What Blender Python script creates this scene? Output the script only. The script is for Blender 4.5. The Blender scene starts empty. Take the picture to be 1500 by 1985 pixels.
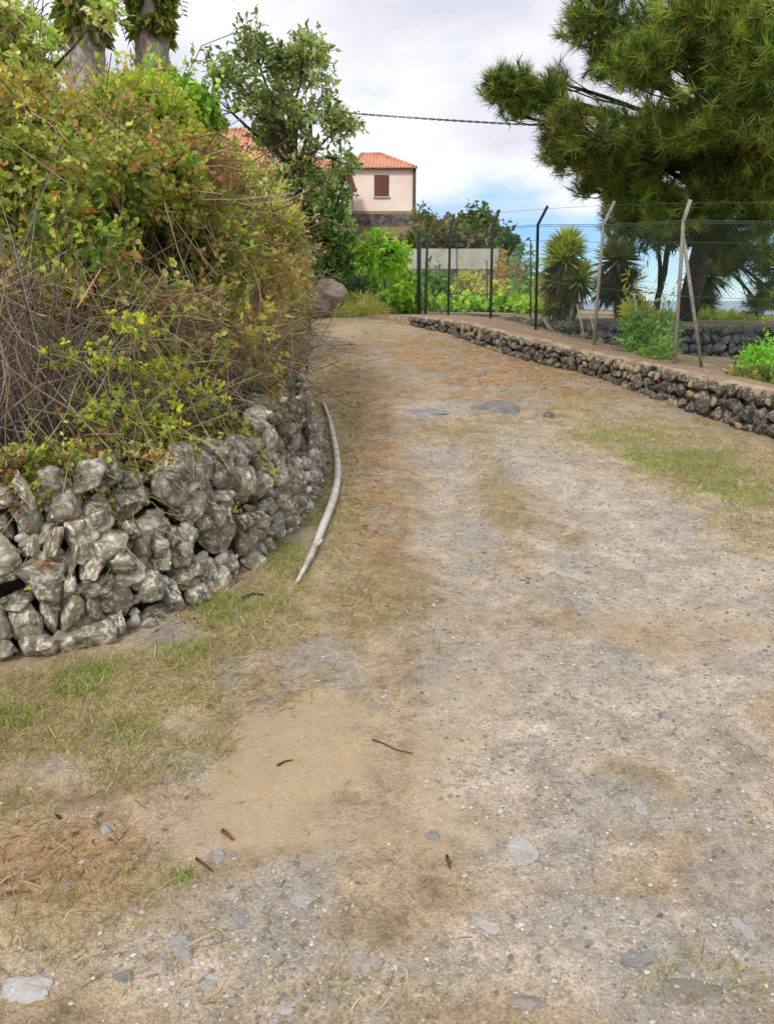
import bpy, bmesh, math, random
import numpy as np
from mathutils import Vector, Matrix

random.seed(7)
RNG = np.random.default_rng(11)
sc = bpy.context.scene
COL = sc.collection

# ------------------------------------------------------------------ camera
EYE = 1.75; PITCH = math.radians(15.0); FPX = 1550.0; CX, CY = 750.0, 992.5
cam = bpy.data.cameras.new('camera'); camo = bpy.data.objects.new('camera', cam); COL.objects.link(camo)
camo.location = (0, 0, EYE); camo.rotation_euler = (math.pi / 2 - PITCH, 0, 0)
cam.sensor_fit = 'VERTICAL'; cam.sensor_height = 24.0; cam.lens = 12.0 / (CY / FPX)
cam.clip_start = 0.05; cam.clip_end = 60000
sc.camera = camo

# ------------------------------------------------------------------ sky + sun
SUN_EL, SUN_AZ = 40.0, 207.0      # azimuth measured clockwise from +Y
w = bpy.data.worlds.new('World'); sc.world = w; w.use_nodes = True
nt = w.node_tree; nt.nodes.clear()
def N(t, **k):
    n = nt.nodes.new(t)
    for a, b in k.items(): setattr(n, a, b)
    return n
def L(a, b): nt.links.new(a, b)
out = N('ShaderNodeOutputWorld'); bg = N('ShaderNodeBackground'); bg.inputs['Strength'].default_value = 0.1
sky = N('ShaderNodeTexSky', sky_type='NISHITA'); sky.sun_disc = False
sky.sun_elevation = math.radians(SUN_EL); sky.sun_rotation = math.radians(SUN_AZ)
sky.air_density = 1.0; sky.dust_density = 0.05; sky.altitude = 300
tc = N('ShaderNodeTexCoord'); sep = N('ShaderNodeSeparateXYZ'); L(tc.outputs['Generated'], sep.inputs[0])
zz = N('ShaderNodeMath', operation='MAXIMUM'); L(sep.outputs['Z'], zz.inputs[0]); zz.inputs[1].default_value = 0.0
zp = N('ShaderNodeMath', operation='ADD'); L(zz.outputs[0], zp.inputs[0]); zp.inputs[1].default_value = 0.22
dv = N('ShaderNodeVectorMath', operation='DIVIDE'); L(tc.outputs['Generated'], dv.inputs[0])
cmb = N('ShaderNodeCombineXYZ'); [L(zp.outputs[0], cmb.inputs[i]) for i in range(3)]; L(cmb.outputs[0], dv.inputs[1])
n1 = N('ShaderNodeTexNoise'); n1.inputs['Scale'].default_value = 1.15; n1.inputs['Detail'].default_value = 7
n1.inputs['Roughness'].default_value = 0.52; L(dv.outputs[0], n1.inputs['Vector'])
el = N('ShaderNodeMapRange', interpolation_type='SMOOTHSTEP'); L(sep.outputs['Z'], el.inputs['Value'])
el.inputs['From Min'].default_value = -0.02; el.inputs['From Max'].default_value = 0.215
el.inputs['To Min'].default_value = -0.20; el.inputs['To Max'].default_value = 0.26
add = N('ShaderNodeMath', operation='ADD'); L(n1.outputs['Fac'], add.inputs[0]); L(el.outputs[0], add.inputs[1])
cov = N('ShaderNodeMapRange', interpolation_type='SMOOTHSTEP'); L(add.outputs[0], cov.inputs['Value'])
cov.inputs['From Min'].default_value = 0.40; cov.inputs['From Max'].default_value = 0.66
n2 = N('ShaderNodeTexNoise'); n2.inputs['Scale'].default_value = 1.7; n2.inputs['Detail'].default_value = 6
mp = N('ShaderNodeMapping'); mp.inputs['Location'].default_value = (3.1, 1.7, 0.4); L(dv.outputs[0], mp.inputs['Vector']); L(mp.outputs[0], n2.inputs['Vector'])
cr = N('ShaderNodeValToRGB'); L(n2.outputs['Fac'], cr.inputs['Fac'])
cr.color_ramp.elements[0].position = 0.36; cr.color_ramp.elements[0].color = (5.4, 5.5, 6.3, 1)
cr.color_ramp.elements[1].position = 0.62; cr.color_ramp.elements[1].color = (8.0, 8.05, 8.35, 1)
skm = N('ShaderNodeMix', data_type='RGBA', blend_type='MULTIPLY'); skm.inputs[0].default_value = 1.0
L(sky.outputs[0], skm.inputs[6]); skm.inputs[7].default_value = (0.44, 0.64, 0.98, 1)
mx = N('ShaderNodeMix', data_type='RGBA'); L(cov.outputs[0], mx.inputs[0]); L(skm.outputs[2], mx.inputs[6]); L(cr.outputs[0], mx.inputs[7])
L(mx.outputs[2], bg.inputs['Color']); L(bg.outputs[0], out.inputs['Surface'])

sl = bpy.data.lights.new('sun', 'SUN'); sl.energy = 1.5; sl.angle = math.radians(12); sl.color = (1.0, 0.95, 0.87)
so = bpy.data.objects.new('sun', sl); COL.objects.link(so)
az, el_ = math.radians(SUN_AZ), math.radians(SUN_EL)
sd = Vector((math.sin(az) * math.cos(el_), math.cos(az) * math.cos(el_), math.sin(el_)))
so.rotation_euler = sd.to_track_quat('Z', 'Y').to_euler(); so.location = (-10, -10, 30)
sc.view_settings.view_transform = 'Standard'; sc.view_settings.look = 'None'
sc.view_settings.exposure = 0.47; sc.view_settings.gamma = 1.0; sc.view_settings.use_curve_mapping = False

# ------------------------------------------------------------------ surveying helpers
SP, CP = math.sin(PITCH), math.cos(PITCH)
GRADE = 0.08
def at(px, py, Y):                       # world point seen at photo pixel (px,py) standing Y metres ahead
    u, v = (px - CX) / FPX, (CY - py) / FPX
    t = Y / (CP + v * SP)
    return np.array([u * t, Y, EYE + t * (v * CP - SP)])
def gr(px, py):                          # point of the sloping track
    u, v = (px - CX) / FPX, (CY - py) / FPX
    t = EYE / (SP - v * CP + GRADE * (CP + v * SP))
    return np.array([u * t, t * (CP + v * SP), EYE + t * (v * CP - SP)])
def mpp(Y, py=600):                      # metres per photo pixel at distance Y
    v = (CY - py) / FPX
    return Y / (CP + v * SP) / FPX

# ------------------------------------------------------------------ numpy noise
_P = np.random.default_rng(5).random((64, 64, 64)).astype(np.float32)
def vnoise(p):
    p = np.asarray(p, dtype=np.float64); i = np.floor(p).astype(int); f = p - i; f = f * f * (3 - 2 * f)
    r = 0
    for dx in (0, 1):
        wx = f[..., 0] if dx else 1 - f[..., 0]
        for dy in (0, 1):
            wy = f[..., 1] if dy else 1 - f[..., 1]
            for dz in (0, 1):
                wz = f[..., 2] if dz else 1 - f[..., 2]
                r = r + wx * wy * wz * _P[(i[..., 0] + dx) & 63, (i[..., 1] + dy) & 63, (i[..., 2] + dz) & 63]
    return r
def fbm(p, o=4, g=0.5):
    p = np.asarray(p, dtype=np.float64); a, s, t = 1.0, 0.0, 0.0
    for k in range(o):
        s = s + a * vnoise(p * (2.03 ** k) + 17.3 * k); t += a; a *= g
    return s / t
def n2d(x, y, s, o=4, z=0.0): return fbm(np.stack([x * s, y * s, np.full_like(x, z)], -1), o)
def sstep(a, b, x):
    t = np.clip((x - a) / (b - a), 0, 1); return t * t * (3 - 2 * t)
def norm(v): return v / np.maximum(np.linalg.norm(v, axis=-1, keepdims=True), 1e-9)

# ------------------------------------------------------------------ object helpers
def mesh_data(name, V, F, mat=None, smooth=False, col=None):
    me = bpy.data.meshes.new(name)
    V = np.ascontiguousarray(V, dtype=np.float32); F = np.ascontiguousarray(F, dtype=np.int32)
    k = F.shape[1]
    me.vertices.add(len(V)); me.vertices.foreach_set('co', V.ravel())
    me.loops.add(F.size); me.loops.foreach_set('vertex_index', F.ravel())
    me.polygons.add(len(F)); me.polygons.foreach_set('loop_start', np.arange(0, F.size, k, dtype=np.int32))
    me.polygons.foreach_set('use_smooth', np.full(len(F), smooth, dtype=bool))
    if col is not None:
        c = np.ones((len(V), 4), np.float32); c[:, :np.shape(col)[1]] = np.clip(col, 0, 1)
        a = me.color_attributes.new('Col', 'FLOAT_COLOR', 'POINT'); a.data.foreach_set('color', c.ravel())
    if mat: me.materials.append(mat)
    me.update(calc_edges=True)
    return me
def link(name, me, parent=None, loc=(0, 0, 0)):
    o = bpy.data.objects.new(name, me); COL.objects.link(o); o.location = loc
    if parent is not None: o.parent = parent
    return o
def tag(o, label=None, cat=None, group=None, kind=None):
    if label: o['label'] = label
    if cat: o['category'] = cat
    if group: o['group'] = group
    if kind: o['kind'] = kind
    return o
def thing(name, loc, label, cat, group=None):
    o = bpy.data.objects.new(name, None); COL.objects.link(o); o.location = tuple(float(c) for c in loc); o.empty_display_size = 0.2
    return tag(o, label, cat, group)
def part(name, parent, V, F, mat, smooth=False, col=None, kind=None):   # V in world coordinates
    org = np.zeros(3); p = parent
    while p is not None: org += np.array(p.location); p = p.parent
    o = link(name, mesh_data(name, np.asarray(V) - org, F, mat, smooth, col), parent)
    if kind: o['kind'] = kind
    return o
class MB:                                 # collects boxes and tubes as quads
    def __init__(s): s.V, s.F, s.n = [], [], 0
    def add(s, V, F): s.V.append(np.asarray(V, float)); s.F.append(np.asarray(F, int) + s.n); s.n += len(V); return s
    def box(s, a, b):
        x0, y0, z0 = a; x1, y1, z1 = b
        V = [(x0,y0,z0),(x1,y0,z0),(x1,y1,z0),(x0,y1,z0),(x0,y0,z1),(x1,y0,z1),(x1,y1,z1),(x0,y1,z1)]
        return s.add(V, [(0,3,2,1),(4,5,6,7),(0,1,5,4),(1,2,6,5),(2,3,7,6),(3,0,4,7)])
    def tube(s, pts, rad, k=8):
        V, F = tube(pts, rad, k); return s.add(V, F)
    def get(s): return np.concatenate(s.V), np.concatenate(s.F)
    def part(s, name, parent, mat, smooth=False, kind=None):
        V, F = s.get(); return part(name, parent, V, F, mat, smooth, kind=kind)
def tube(pts, rad, k=8, cap=True):
    pts = np.asarray(pts, float); n = len(pts); rad = np.broadcast_to(np.asarray(rad, float), (n,))
    T = norm(np.gradient(pts, axis=0)); up = np.array([0, 0, 1.0]) if abs(T[0, 2]) < 0.9 else np.array([1.0, 0, 0])
    V = []; A = None
    for i in range(n):
        A = up - T[i] * np.dot(up, T[i]) if A is None else A - T[i] * np.dot(A, T[i])
        A = A / np.linalg.norm(A); B = np.cross(T[i], A)
        a = np.linspace(0, 2 * np.pi, k, endpoint=False)
        V.append(pts[i] + rad[i] * (np.cos(a)[:, None] * A + np.sin(a)[:, None] * B))
    V = np.concatenate(V); F = []
    for i in range(n - 1):
        for j in range(k): F.append((i*k+j, i*k+(j+1)%k, (i+1)*k+(j+1)%k, (i+1)*k+j))
    if cap:
        c0, c1 = len(V), len(V) + 1; V = np.vstack([V, pts[0], pts[-1]])
        for j in range(0, k, 2):
            F.append((c0, (j+2)%k, (j+1)%k, j)); e = (n-1)*k; F.append((c1, e+j, e+(j+1)%k, e+(j+2)%k))
    return V, np.array(F)

# ------------------------------------------------------------------ materials
def mat_new(name):
    m = bpy.data.materials.new(name); m.use_nodes = True; t = m.node_tree
    return m, t, t.nodes['Principled BSDF'], t.nodes['Material Output']
def tn(t, ty, **k):
    n = t.nodes.new(ty)
    for a, b in k.items(): setattr(n, a, b)
    return n
def noise(t, scale, detail=4, rough=0.55, vec=None):
    n = tn(t, 'ShaderNodeTexNoise'); n.inputs['Scale'].default_value = scale; n.inputs['Detail'].default_value = detail
    n.inputs['Roughness'].default_value = rough
    if vec is None: c = tn(t, 'ShaderNodeTexCoord'); vec = c.outputs['Object']
    t.links.new(vec, n.inputs['Vector']); return n
def ramp(t, fac, stops):
    r = tn(t, 'ShaderNodeValToRGB'); e = r.color_ramp.elements
    while len(e) < len(stops): e.new(0.5)
    for q, (p, c) in zip(e, stops): q.position = p; q.color = (*c, 1)
    t.links.new(fac, r.inputs['Fac']); return r
def mixc(t, fac, a, b, mode='MIX'):
    m = tn(t, 'ShaderNodeMix', data_type='RGBA', blend_type=mode)
    for s, v in ((m.inputs[0], fac), (m.inputs[6], a), (m.inputs[7], b)):
        if hasattr(v, 'default_value') or hasattr(v, 'is_linked'): t.links.new(v, s)
        elif isinstance(v, (int, float)): s.default_value = v
        else: s.default_value = (*v, 1)
    return m.outputs[2]
def bump(t, p, h, strength=0.5, dist=0.02):
    b = tn(t, 'ShaderNodeBump'); b.inputs['Strength'].default_value = strength; b.inputs['Distance'].default_value = dist
    t.links.new(h, b.inputs['Height']); t.links.new(b.outputs[0], p.inputs['Normal'])
def mat_flat(name, stops, scale=6, rough=0.85, bstr=0.3, bdist=0.01, detail=6):
    m, t, p, o = mat_new(name); n = noise(t, scale, detail)
    r = ramp(t, n.outputs['Fac'], stops); t.links.new(r.outputs[0], p.inputs['Base Color'])
    p.inputs['Roughness'].default_value = rough; p.inputs['Specular IOR Level'].default_value = 0.25
    if bstr: bump(t, p, n.outputs['Fac'], bstr, bdist)
    return m
def mat_leaf(name, trans=0.35, rough=0.5, spec=0.35):
    m, t, p, o = mat_new(name); a = tn(t, 'ShaderNodeVertexColor', layer_name='Col')
    t.links.new(a.outputs['Color'], p.inputs['Base Color']); p.inputs['Roughness'].default_value = rough
    p.inputs['Specular IOR Level'].default_value = spec
    tr = tn(t, 'ShaderNodeBsdfTranslucent'); br = mixc(t, 1.0, a.outputs['Color'], (1.15, 1.2, 0.7), 'MULTIPLY'); t.links.new(br, tr.inputs['Color'])
    ms = tn(t, 'ShaderNodeMixShader'); ms.inputs[0].default_value = trans
    t.links.new(p.outputs[0], ms.inputs[1]); t.links.new(tr.outputs[0], ms.inputs[2]); t.links.new(ms.outputs[0], o.inputs['Surface'])
    return m
def mat_stone(name, cols, lichen, lich_amt, rust=None, scale=9.0):
    m, t, p, o = mat_new(name)
    oi = tn(t, 'ShaderNodeObjectInfo'); tc_ = tn(t, 'ShaderNodeTexCoord')
    ad = tn(t, 'ShaderNodeVectorMath', operation='ADD'); sc_ = tn(t, 'ShaderNodeVectorMath', operation='SCALE')
    cb = tn(t, 'ShaderNodeCombineXYZ'); [t.links.new(oi.outputs['Random'], cb.inputs[i]) for i in range(3)]
    t.links.new(cb.outputs[0], sc_.inputs[0]); sc_.inputs['Scale'].default_value = 37.0
    t.links.new(tc_.outputs['Object'], ad.inputs[0]); t.links.new(sc_.outputs[0], ad.inputs[1]); v = ad.outputs[0]
    a = noise(t, scale * 0.14, 6, 0.6, v); c = ramp(t, a.outputs['Fac'], cols).outputs[0]
    if rust:
        rn = noise(t, scale * 0.11, 4, 0.6, v); rf = ramp(t, rn.outputs['Fac'], [(0.56, (0, 0, 0)), (0.72, (1, 1, 1))]).outputs[0]
        c = mixc(t, rf, c, rust)
    ln = noise(t, scale * 0.36, 8, 0.68, v); lf = ramp(t, ln.outputs['Fac'], [(1 - lich_amt - 0.06, (0, 0, 0)), (1 - lich_amt + 0.07, (1, 1, 1))]).outputs[0]
    c = mixc(t, lf, c, lichen)
    br = tn(t, 'ShaderNodeMapRange'); t.links.new(oi.outputs['Random'], br.inputs['Value']); br.inputs['To Min'].default_value = 0.62; br.inputs['To Max'].default_value = 1.25
    cbb = tn(t, 'ShaderNodeCombineXYZ'); [t.links.new(br.outputs[0], cbb.inputs[i]) for i in range(3)]
    c = mixc(t, 1.0, c, cbb.outputs[0], 'MULTIPLY'); t.links.new(c, p.inputs['Base Color'])
    p.inputs['Roughness'].default_value = 0.9; p.inputs['Specular IOR Level'].default_value = 0.2
    bn = noise(t, scale * 0.5, 8, 0.7, v); bump(t, p, bn.outputs['Fac'], 0.7, 0.014)
    return m
M = {}
M['leaf'] = mat_leaf('leaf', 0.42); M['leaf_glossy'] = mat_leaf('leaf_glossy', 0.25, 0.38, 0.5); M['needle'] = mat_leaf('needle', 0.25, 0.5, 0.3)
M['blade'] = mat_leaf('grass_blade', 0.4, 0.6, 0.25); M['twig'] = mat_leaf('dry_twig', 0.0, 0.8, 0.2)
M['bark'] = mat_flat('bark', [(0.3, (0.035, 0.026, 0.02)), (0.7, (0.12, 0.09, 0.065))], 14, 0.9, 0.8, 0.03)
M['palebark'] = mat_flat('pale_bark', [(0.3, (0.22, 0.2, 0.16)), (0.7, (0.42, 0.4, 0.33))], 10, 0.85, 0.4, 0.01)
M['lava_pale'] = mat_stone('weathered_basalt', [(0.32, (0.08, 0.068, 0.05)), (0.47, (0.25, 0.215, 0.155)), (0.66, (0.43, 0.385, 0.29))], (0.74, 0.715, 0.61), 0.45, (0.36, 0.215, 0.10))
M['lava_dark'] = mat_stone('dark_basalt', [(0.32, (0.032, 0.031, 0.031)), (0.52, (0.10, 0.092, 0.085)), (0.72, (0.22, 0.19, 0.16))], (0.40, 0.35, 0.27), 0.45, (0.20, 0.13, 0.06))
M['lava_grey'] = mat_stone('grey_basalt', [(0.32, (0.05, 0.052, 0.06)), (0.55, (0.10, 0.10, 0.115)), (0.75, (0.17, 0.17, 0.18))], (0.30, 0.31, 0.28), 0.36)
M['boulder'] = mat_stone('brown_boulder', [(0.3, (0.30, 0.21, 0.16)), (0.55, (0.44, 0.33, 0.26)), (0.75, (0.54, 0.43, 0.35))], (0.58, 0.50, 0.42), 0.40)
M['rock_pale'] = mat_stone('pale_track_rock', [(0.3, (0.34, 0.305, 0.265)), (0.5, (0.44, 0.415, 0.385)), (0.75, (0.53, 0.51, 0.49))], (0.60, 0.59, 0.57), 0.40, (0.45, 0.355, 0.25))
M['rock_brown'] = mat_stone('brown_track_rock', [(0.3, (0.34, 0.285, 0.23)), (0.55, (0.44, 0.38, 0.32)), (0.75, (0.52, 0.46, 0.40))], (0.58, 0.53, 0.47), 0.4)

# ------------------------------------------------------------------ terrain shape
LW = np.array([(-7.5, 1.2), (-3.6, 2.25), *[tuple(gr(a, b)[:2]) for a, b in ((0, 1285), (200, 1245), (370, 1172), (470, 1110), (560, 1040), (618, 950), (618, 870), (604, 790), (597, 700), (598, 655), (597, 622))], (-2.6, 20.5), (-6, 23), (-14, 25)])
RWP = [(1900, 1005, 880), (1500, 861, 768), (1310, 792, 724), (1150, 733, 689), (1000, 694, 652), (941, 676, 639), (873, 650, 622), (790, 632, 613)]
RW = np.array([tuple(gr(a, b)[:2]) for a, b, c in RWP])
RWZ = np.array([at(a, c, gr(a, b)[1])[2] for a, b, c in RWP])
RWB = np.array([gr(a, b)[2] for a, b, c in RWP])
BW = np.array([(12, 8.3), (6.8, 10.6), (4.3, 11.9), (3.55, 13.2), (2.85, 15.2), (2.2, 17.2), (1.5, 19.0)])
BWZ = 1.36
FL = np.array([(4.6, 6.0), (3.75, 8.0), *[(at(px, 640, Y)[0], Y) for px, Y in ((1313, 9.9), (1152, 11.4), (1038, 13.2), (950, 14.8), (868, 16.3), (812, 17.5))]])   # line of the fence
GE = np.array([(1.9, 60), (4.6, 46), (5.2, 36), (6.4, 26), (7.6, 19.5), (9.2, 15.0), (14, 9.5), (22, 3), (30, -20)])   # edge of the hillside towards the sea
def pdist(P, x, y, want_s=False):       # signed distance to a polyline: positive on its left
    x = np.asarray(x, float); y = np.asarray(y, float)
    best = np.full(x.shape, 1e9); sg = np.ones_like(best); ss = np.zeros_like(best); acc = 0.0
    for (ax, ay), (bx, by) in zip(P[:-1], P[1:]):
        dx, dy = bx - ax, by - ay; l2 = dx * dx + dy * dy; l = math.sqrt(l2)
        u = np.clip(((x - ax) * dx + (y - ay) * dy) / l2, 0, 1)
        d = np.hypot(x - ax - u * dx, y - ay - u * dy); s = dx * (y - ay) - dy * (x - ax)
        m = d < best - 1e-9; best = np.where(m, d, best); sg = np.where(m, np.sign(s), sg); ss = np.where(m, acc + u * l, ss); acc += l
    return (best * sg, ss) if want_s else best * sg
def roadz(y):
    y = np.asarray(y, float); a = 17.0
    return np.where(y < a, GRADE * y, GRADE * a + 0.02 * (y - a))
WH_Y, WH_H = [0, 3.1, 4.4, 5.5, 8, 12, 17, 21], [0.86, 0.80, 0.70, 0.60, 0.5, 0.45, 0.4, 0.3]
def wallh(y): return np.interp(y, WH_Y, WH_H)
T_Y, T_Z = RW[::-1][:, 1][::-1], RWZ
def terz(y): return np.interp(y, RW[:, 1], RWZ)
def H(x, y):
    x = np.asarray(x, float); y = np.asarray(y, float)
    r = roadz(y) - 0.06
    dl = pdist(LW, x, y); drr = -pdist(RW, x, y); db = -pdist(BW, x, y); de = pdist(GE[::-1], x, y)
    z = r
    bank = roadz(y) + wallh(y) * sstep(0.12, 0.3, dl) + 0.16 * np.clip(dl - 0.3, 0, 2.5) + 0.03 * np.clip(dl - 2.8, 0, 30)
    z = np.where(dl > 0.1, bank, z)
    te = np.minimum(terz(y), 1.45) - 0.10 * sstep(0.15, 0.9, drr) * (1 - sstep(12, 15, y)); dpost = -pdist(FL, x, y); te = te - (te - np.interp(y, [8, 12, 14, 17.5], [0.70, 0.78, 1.05, 1.35])) * sstep(0.12, 0.75, dpost)
    z = np.where((drr > 0.10) & (y < 17.5), r + (te - r) * sstep(0.10, 0.22, drr), z)
    z = np.where((db > 0.05), np.maximum(z, r + (BWZ - r) * sstep(0.05, 0.2, db)), z)
    hill = 1.37 + 0.1 * np.clip(y - 19.5, 0, 500)
    gardenm = sstep(0.4, 1.0, x - 0.02 * (y - 18)) * (1 - sstep(31.4, 31.9, y))
    hz = hill * (1 - gardenm) + 1.40 * gardenm
    z = np.where(y > 17.5, np.maximum(np.where(dl > 0.1, np.minimum(bank, hz + 0.4), -99), hz), z)
    z = z + 0.05 * (n2d(x, y, 0.7, 3) - 0.5) * sstep(17, 22, y)
    plat = sstep(52.6, 53.0, y) * sstep(-30, -26, x) * (1 - sstep(2.0, 2.3, x))
    z = z + (np.maximum(7.0, z) - z) * plat
    fall = np.clip(-de, 0, 1e9)
    return z - 0.75 * fall * sstep(0, 2.5, fall)

def grid_sheet(xs, ys, zf):
    X, Y = np.meshgrid(xs, ys); Z = zf(X, Y); nx, ny = len(xs), len(ys)
    V = np.stack([X.ravel(), Y.ravel(), Z.ravel()], -1)
    i = (np.arange(ny - 1)[:, None] * nx + np.arange(nx - 1)[None]).ravel()
    return V, np.stack([i, i + 1, i + 1 + nx, i + nx], -1)

# hillside: bank, terrace, garden and the hill behind in one sheet
xs = np.unique(np.concatenate([np.linspace(-60, -8, 60), np.arange(-8, 9, 0.12), np.linspace(9, 16, 40), np.linspace(16, 260, 60)]))
ys = np.unique(np.concatenate([np.linspace(-60, -3, 30), np.arange(-3, 21, 0.12), np.arange(21, 60, 0.35), np.linspace(60, 140, 40)]))
V, F = grid_sheet(xs, ys, H)
M['soil'], t, p, o_ = mat_new('hillside_soil')
n = noise(t, 1.1, 8, 0.65); nf = noise(t, 22, 6, 0.7)
c = ramp(t, n.outputs['Fac'], [(0.3, (0.16, 0.105, 0.06)), (0.48, (0.26, 0.19, 0.10)), (0.62, (0.25, 0.23, 0.085)), (0.75, (0.13, 0.15, 0.045))]).outputs[0]
c2 = ramp(t, nf.outputs['Fac'], [(0.3, (0.55, 0.55, 0.55)), (0.7, (1.25, 1.25, 1.25))]).outputs[0]
vc = tn(t, 'ShaderNodeVertexColor', layer_name='Col')
c = mixc(t, vc.outputs['Alpha'], c, c)
sepc = tn(t, 'ShaderNodeSeparateColor'); t.links.new(vc.outputs['Color'], sepc.inputs[0])
red = ramp(t, nf.outputs['Fac'], [(0.34, (0.24, 0.14, 0.085)), (0.52, (0.41, 0.27, 0.175)), (0.7, (0.48, 0.36, 0.24))]).outputs[0]
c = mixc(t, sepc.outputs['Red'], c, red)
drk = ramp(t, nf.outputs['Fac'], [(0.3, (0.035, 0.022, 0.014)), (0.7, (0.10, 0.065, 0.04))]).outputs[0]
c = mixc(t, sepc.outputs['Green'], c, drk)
c = mixc(t, 1.0, c, c2, 'MULTIPLY'); t.links.new(c, p.inputs['Base Color']); p.inputs['Roughness'].default_value = 0.95
bump(t, p, nf.outputs['Fac'], 0.6, 0.03)
dr_ = -pdist(RW, V[:, 0], V[:, 1]); db_ = -pdist(BW, V[:, 0], V[:, 1]); dl_ = pdist(LW, V[:, 0], V[:, 1])
vcol = np.zeros((len(V), 3)); dp_ = -pdist(FL, V[:, 0], V[:, 1]); vcol[:, 0] = ((dr_ > -0.1) & (db_ < 0.1) & (V[:, 1] < 18.5)) * (1 - 0.85 * sstep(0.1, 0.5, dp_)); vcol[:, 1] = np.maximum((dl_ > 0.05) * (V[:, 1] < 19) * 1.0, (np.abs(db_) < 0.26) * 1.0)  # dark soil on left bank; gap shade painted into soil behind terrace wall
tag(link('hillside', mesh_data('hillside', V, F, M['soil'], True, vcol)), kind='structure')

# sea far below
M['sea'], t, p, o_ = mat_new('sea_water'); p.inputs['Base Color'].default_value = (0.05, 0.13, 0.25, 1); p.inputs['Roughness'].default_value = 0.25
n = noise(t, 0.03, 4); bump(t, p, n.outputs['Fac'], 0.4, 3.0)
V, F = grid_sheet(np.linspace(-40000, 40000, 9), np.linspace(-20000, 45000, 9), lambda x, y: np.full_like(x, -160.0))
tag(link('sea', mesh_data('sea', V, F, M['sea'])), kind='structure')

# ------------------------------------------------------------------ track with its patches of gravel, dust and turf
def blob(x, y, spec, jit=None):
    r = np.zeros_like(x)
    for px, py, rx, ry, a in spec:
        c = gr(px, py); wx = abs(gr(px + rx, py)[0] - gr(px - rx, py)[0]) / 2
        wy = abs(gr(px, max(py - ry, 600))[1] - gr(px, py + ry)[1]) / 2; cy = (gr(px, max(py - ry, 600))[1] + gr(px, py + ry)[1]) / 2
        d = np.hypot((x - c[0]) / wx, (y - cy) / wy)
        if jit is not None: d = d + jit
        r = np.maximum(r, a * sstep(1.25, 0.7, d))
    return r
G_GRAVEL = [(1330, 1100, 260, 170, 1), (1120, 960, 130, 110, 0.9), (1040, 860, 70, 50, 0.8), (890, 930, 80, 100, 0.8), (900, 1080, 90, 90, 0.75), (930, 1250, 130, 110, 0.6), (1150, 1400, 350, 130, 0.9), (1100, 1600, 300, 150, 0.7), (1400, 1500, 180, 200, 0.8), (1150, 1850, 420, 120, 0.8), (500, 1880, 500, 90, 0.7), (330, 1490, 90, 40, 0.7), (560, 1760, 200, 60, 0.5), (850, 795, 120, 20, 0.8)]
G_TAN = [(620, 1490, 200, 140, 1), (480, 1570, 160, 80, 1), (640, 1390, 110, 60, 0.8), (1310, 1215, 150, 40, 0.45), (760, 1620, 200, 60, 0.6), (650, 650, 60, 25, 0.6), (900, 1330, 80, 40, 0.5)]
G_RED = [(1000, 720, 180, 32, 1), (860, 680, 130, 26, 1), (1120, 765, 120, 22, 0.8), (680, 690, 50, 26, 0.5), (710, 850, 55, 80, 0.8), (720, 990, 60, 80, 0.8), (690, 760, 60, 50, 0.7), (740, 1130, 70, 60, 0.5), (1330, 1215, 110, 30, 0.3), (80, 1665, 170, 100, 0.7), (930, 770, 60, 14, 0.5), (740, 760, 70, 25, 0.5)]
G_GRASS = [(80, 1400, 150, 120, 1), (280, 1340, 170, 90, 1), (480, 1220, 110, 70, 0.95), (560, 1120, 70, 60, 0.95), (250, 1470, 170, 70, 0.75), (640, 1060, 50, 60, 0.8), (640, 940, 60, 80, 0.7), (670, 830, 45, 70, 0.7), (700, 1180, 80, 80, 0.5), (970, 960, 40, 100, 0.45), (860, 830, 70, 24, 0.4), (960, 820, 60, 24, 0.3), (1250, 850, 180, 38, 0.85), (1420, 930, 180, 60, 0.95), (1480, 1040, 90, 50, 0.7), (1130, 790, 80, 18, 0.6), (180, 1780, 220, 80, 0.25), (620, 640, 30, 25, 0.6), (740, 640, 50, 20, 0.45), (640, 720, 40, 40, 0.6), (700, 1930, 260, 40, 0.16), (20, 1560, 80, 60, 0.5), (1350, 1910, 160, 50, 0.16), (800, 1160, 60, 60, 0.3)]
G_GREEN = [(430, 1185, 45, 35, 1), (350, 1265, 50, 25, 0.9), (160, 1325, 60, 30, 1), (30, 1395, 50, 26, 0.9), (560, 1090, 45, 40, 0.6), (590, 970, 35, 50, 0.7), (1330, 900, 110, 28, 0.9), (1430, 960, 90, 26, 0.7), (520, 1180, 40, 20, 0.5), (360, 1700, 30, 18, 0.6), (1200, 850, 90, 16, 0.5), (250, 1420, 60, 25, 0.4)]
yy = [-1.6]
while yy[-1] < 20.5: yy.append(yy[-1] + 0.018 + 0.0045 * max(0, yy[-1]))
xs, ys = np.arange(-4.6, 5.4, 0.034), np.array(yy)
def trackz(x, y):
    z = roadz(y)
    rut = blob(x, y, [(1250, 1150, 130, 220, 1), (880, 1000, 70, 260, 1)])
    return z + 0.05 * (n2d(x, y, 0.9, 3) - 0.5) + 0.022 * (n2d(x, y, 5.0, 4, 3.0) - 0.5) - 0.03 * rut + 0.02 * blob(x, y, G_GRASS)
V, F = grid_sheet(xs, ys, trackz)
X, Y = V[:, 0], V[:, 1]
j = 2.0 * (n2d(X, Y, 2.6, 6, 1.0) - 0.5); j2 = 1.5 * (n2d(X, Y, 6.0, 4, 9.0) - 0.5)
gv, ta, rd, gs, gn = blob(X, Y, G_GRAVEL, j), blob(X, Y, G_TAN, 1.2 * j + 0.3 * j2), blob(X, Y, G_RED, j), blob(X, Y, G_GRASS, j + 0.3 * j2), blob(X, Y, G_GREEN, j2)
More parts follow.
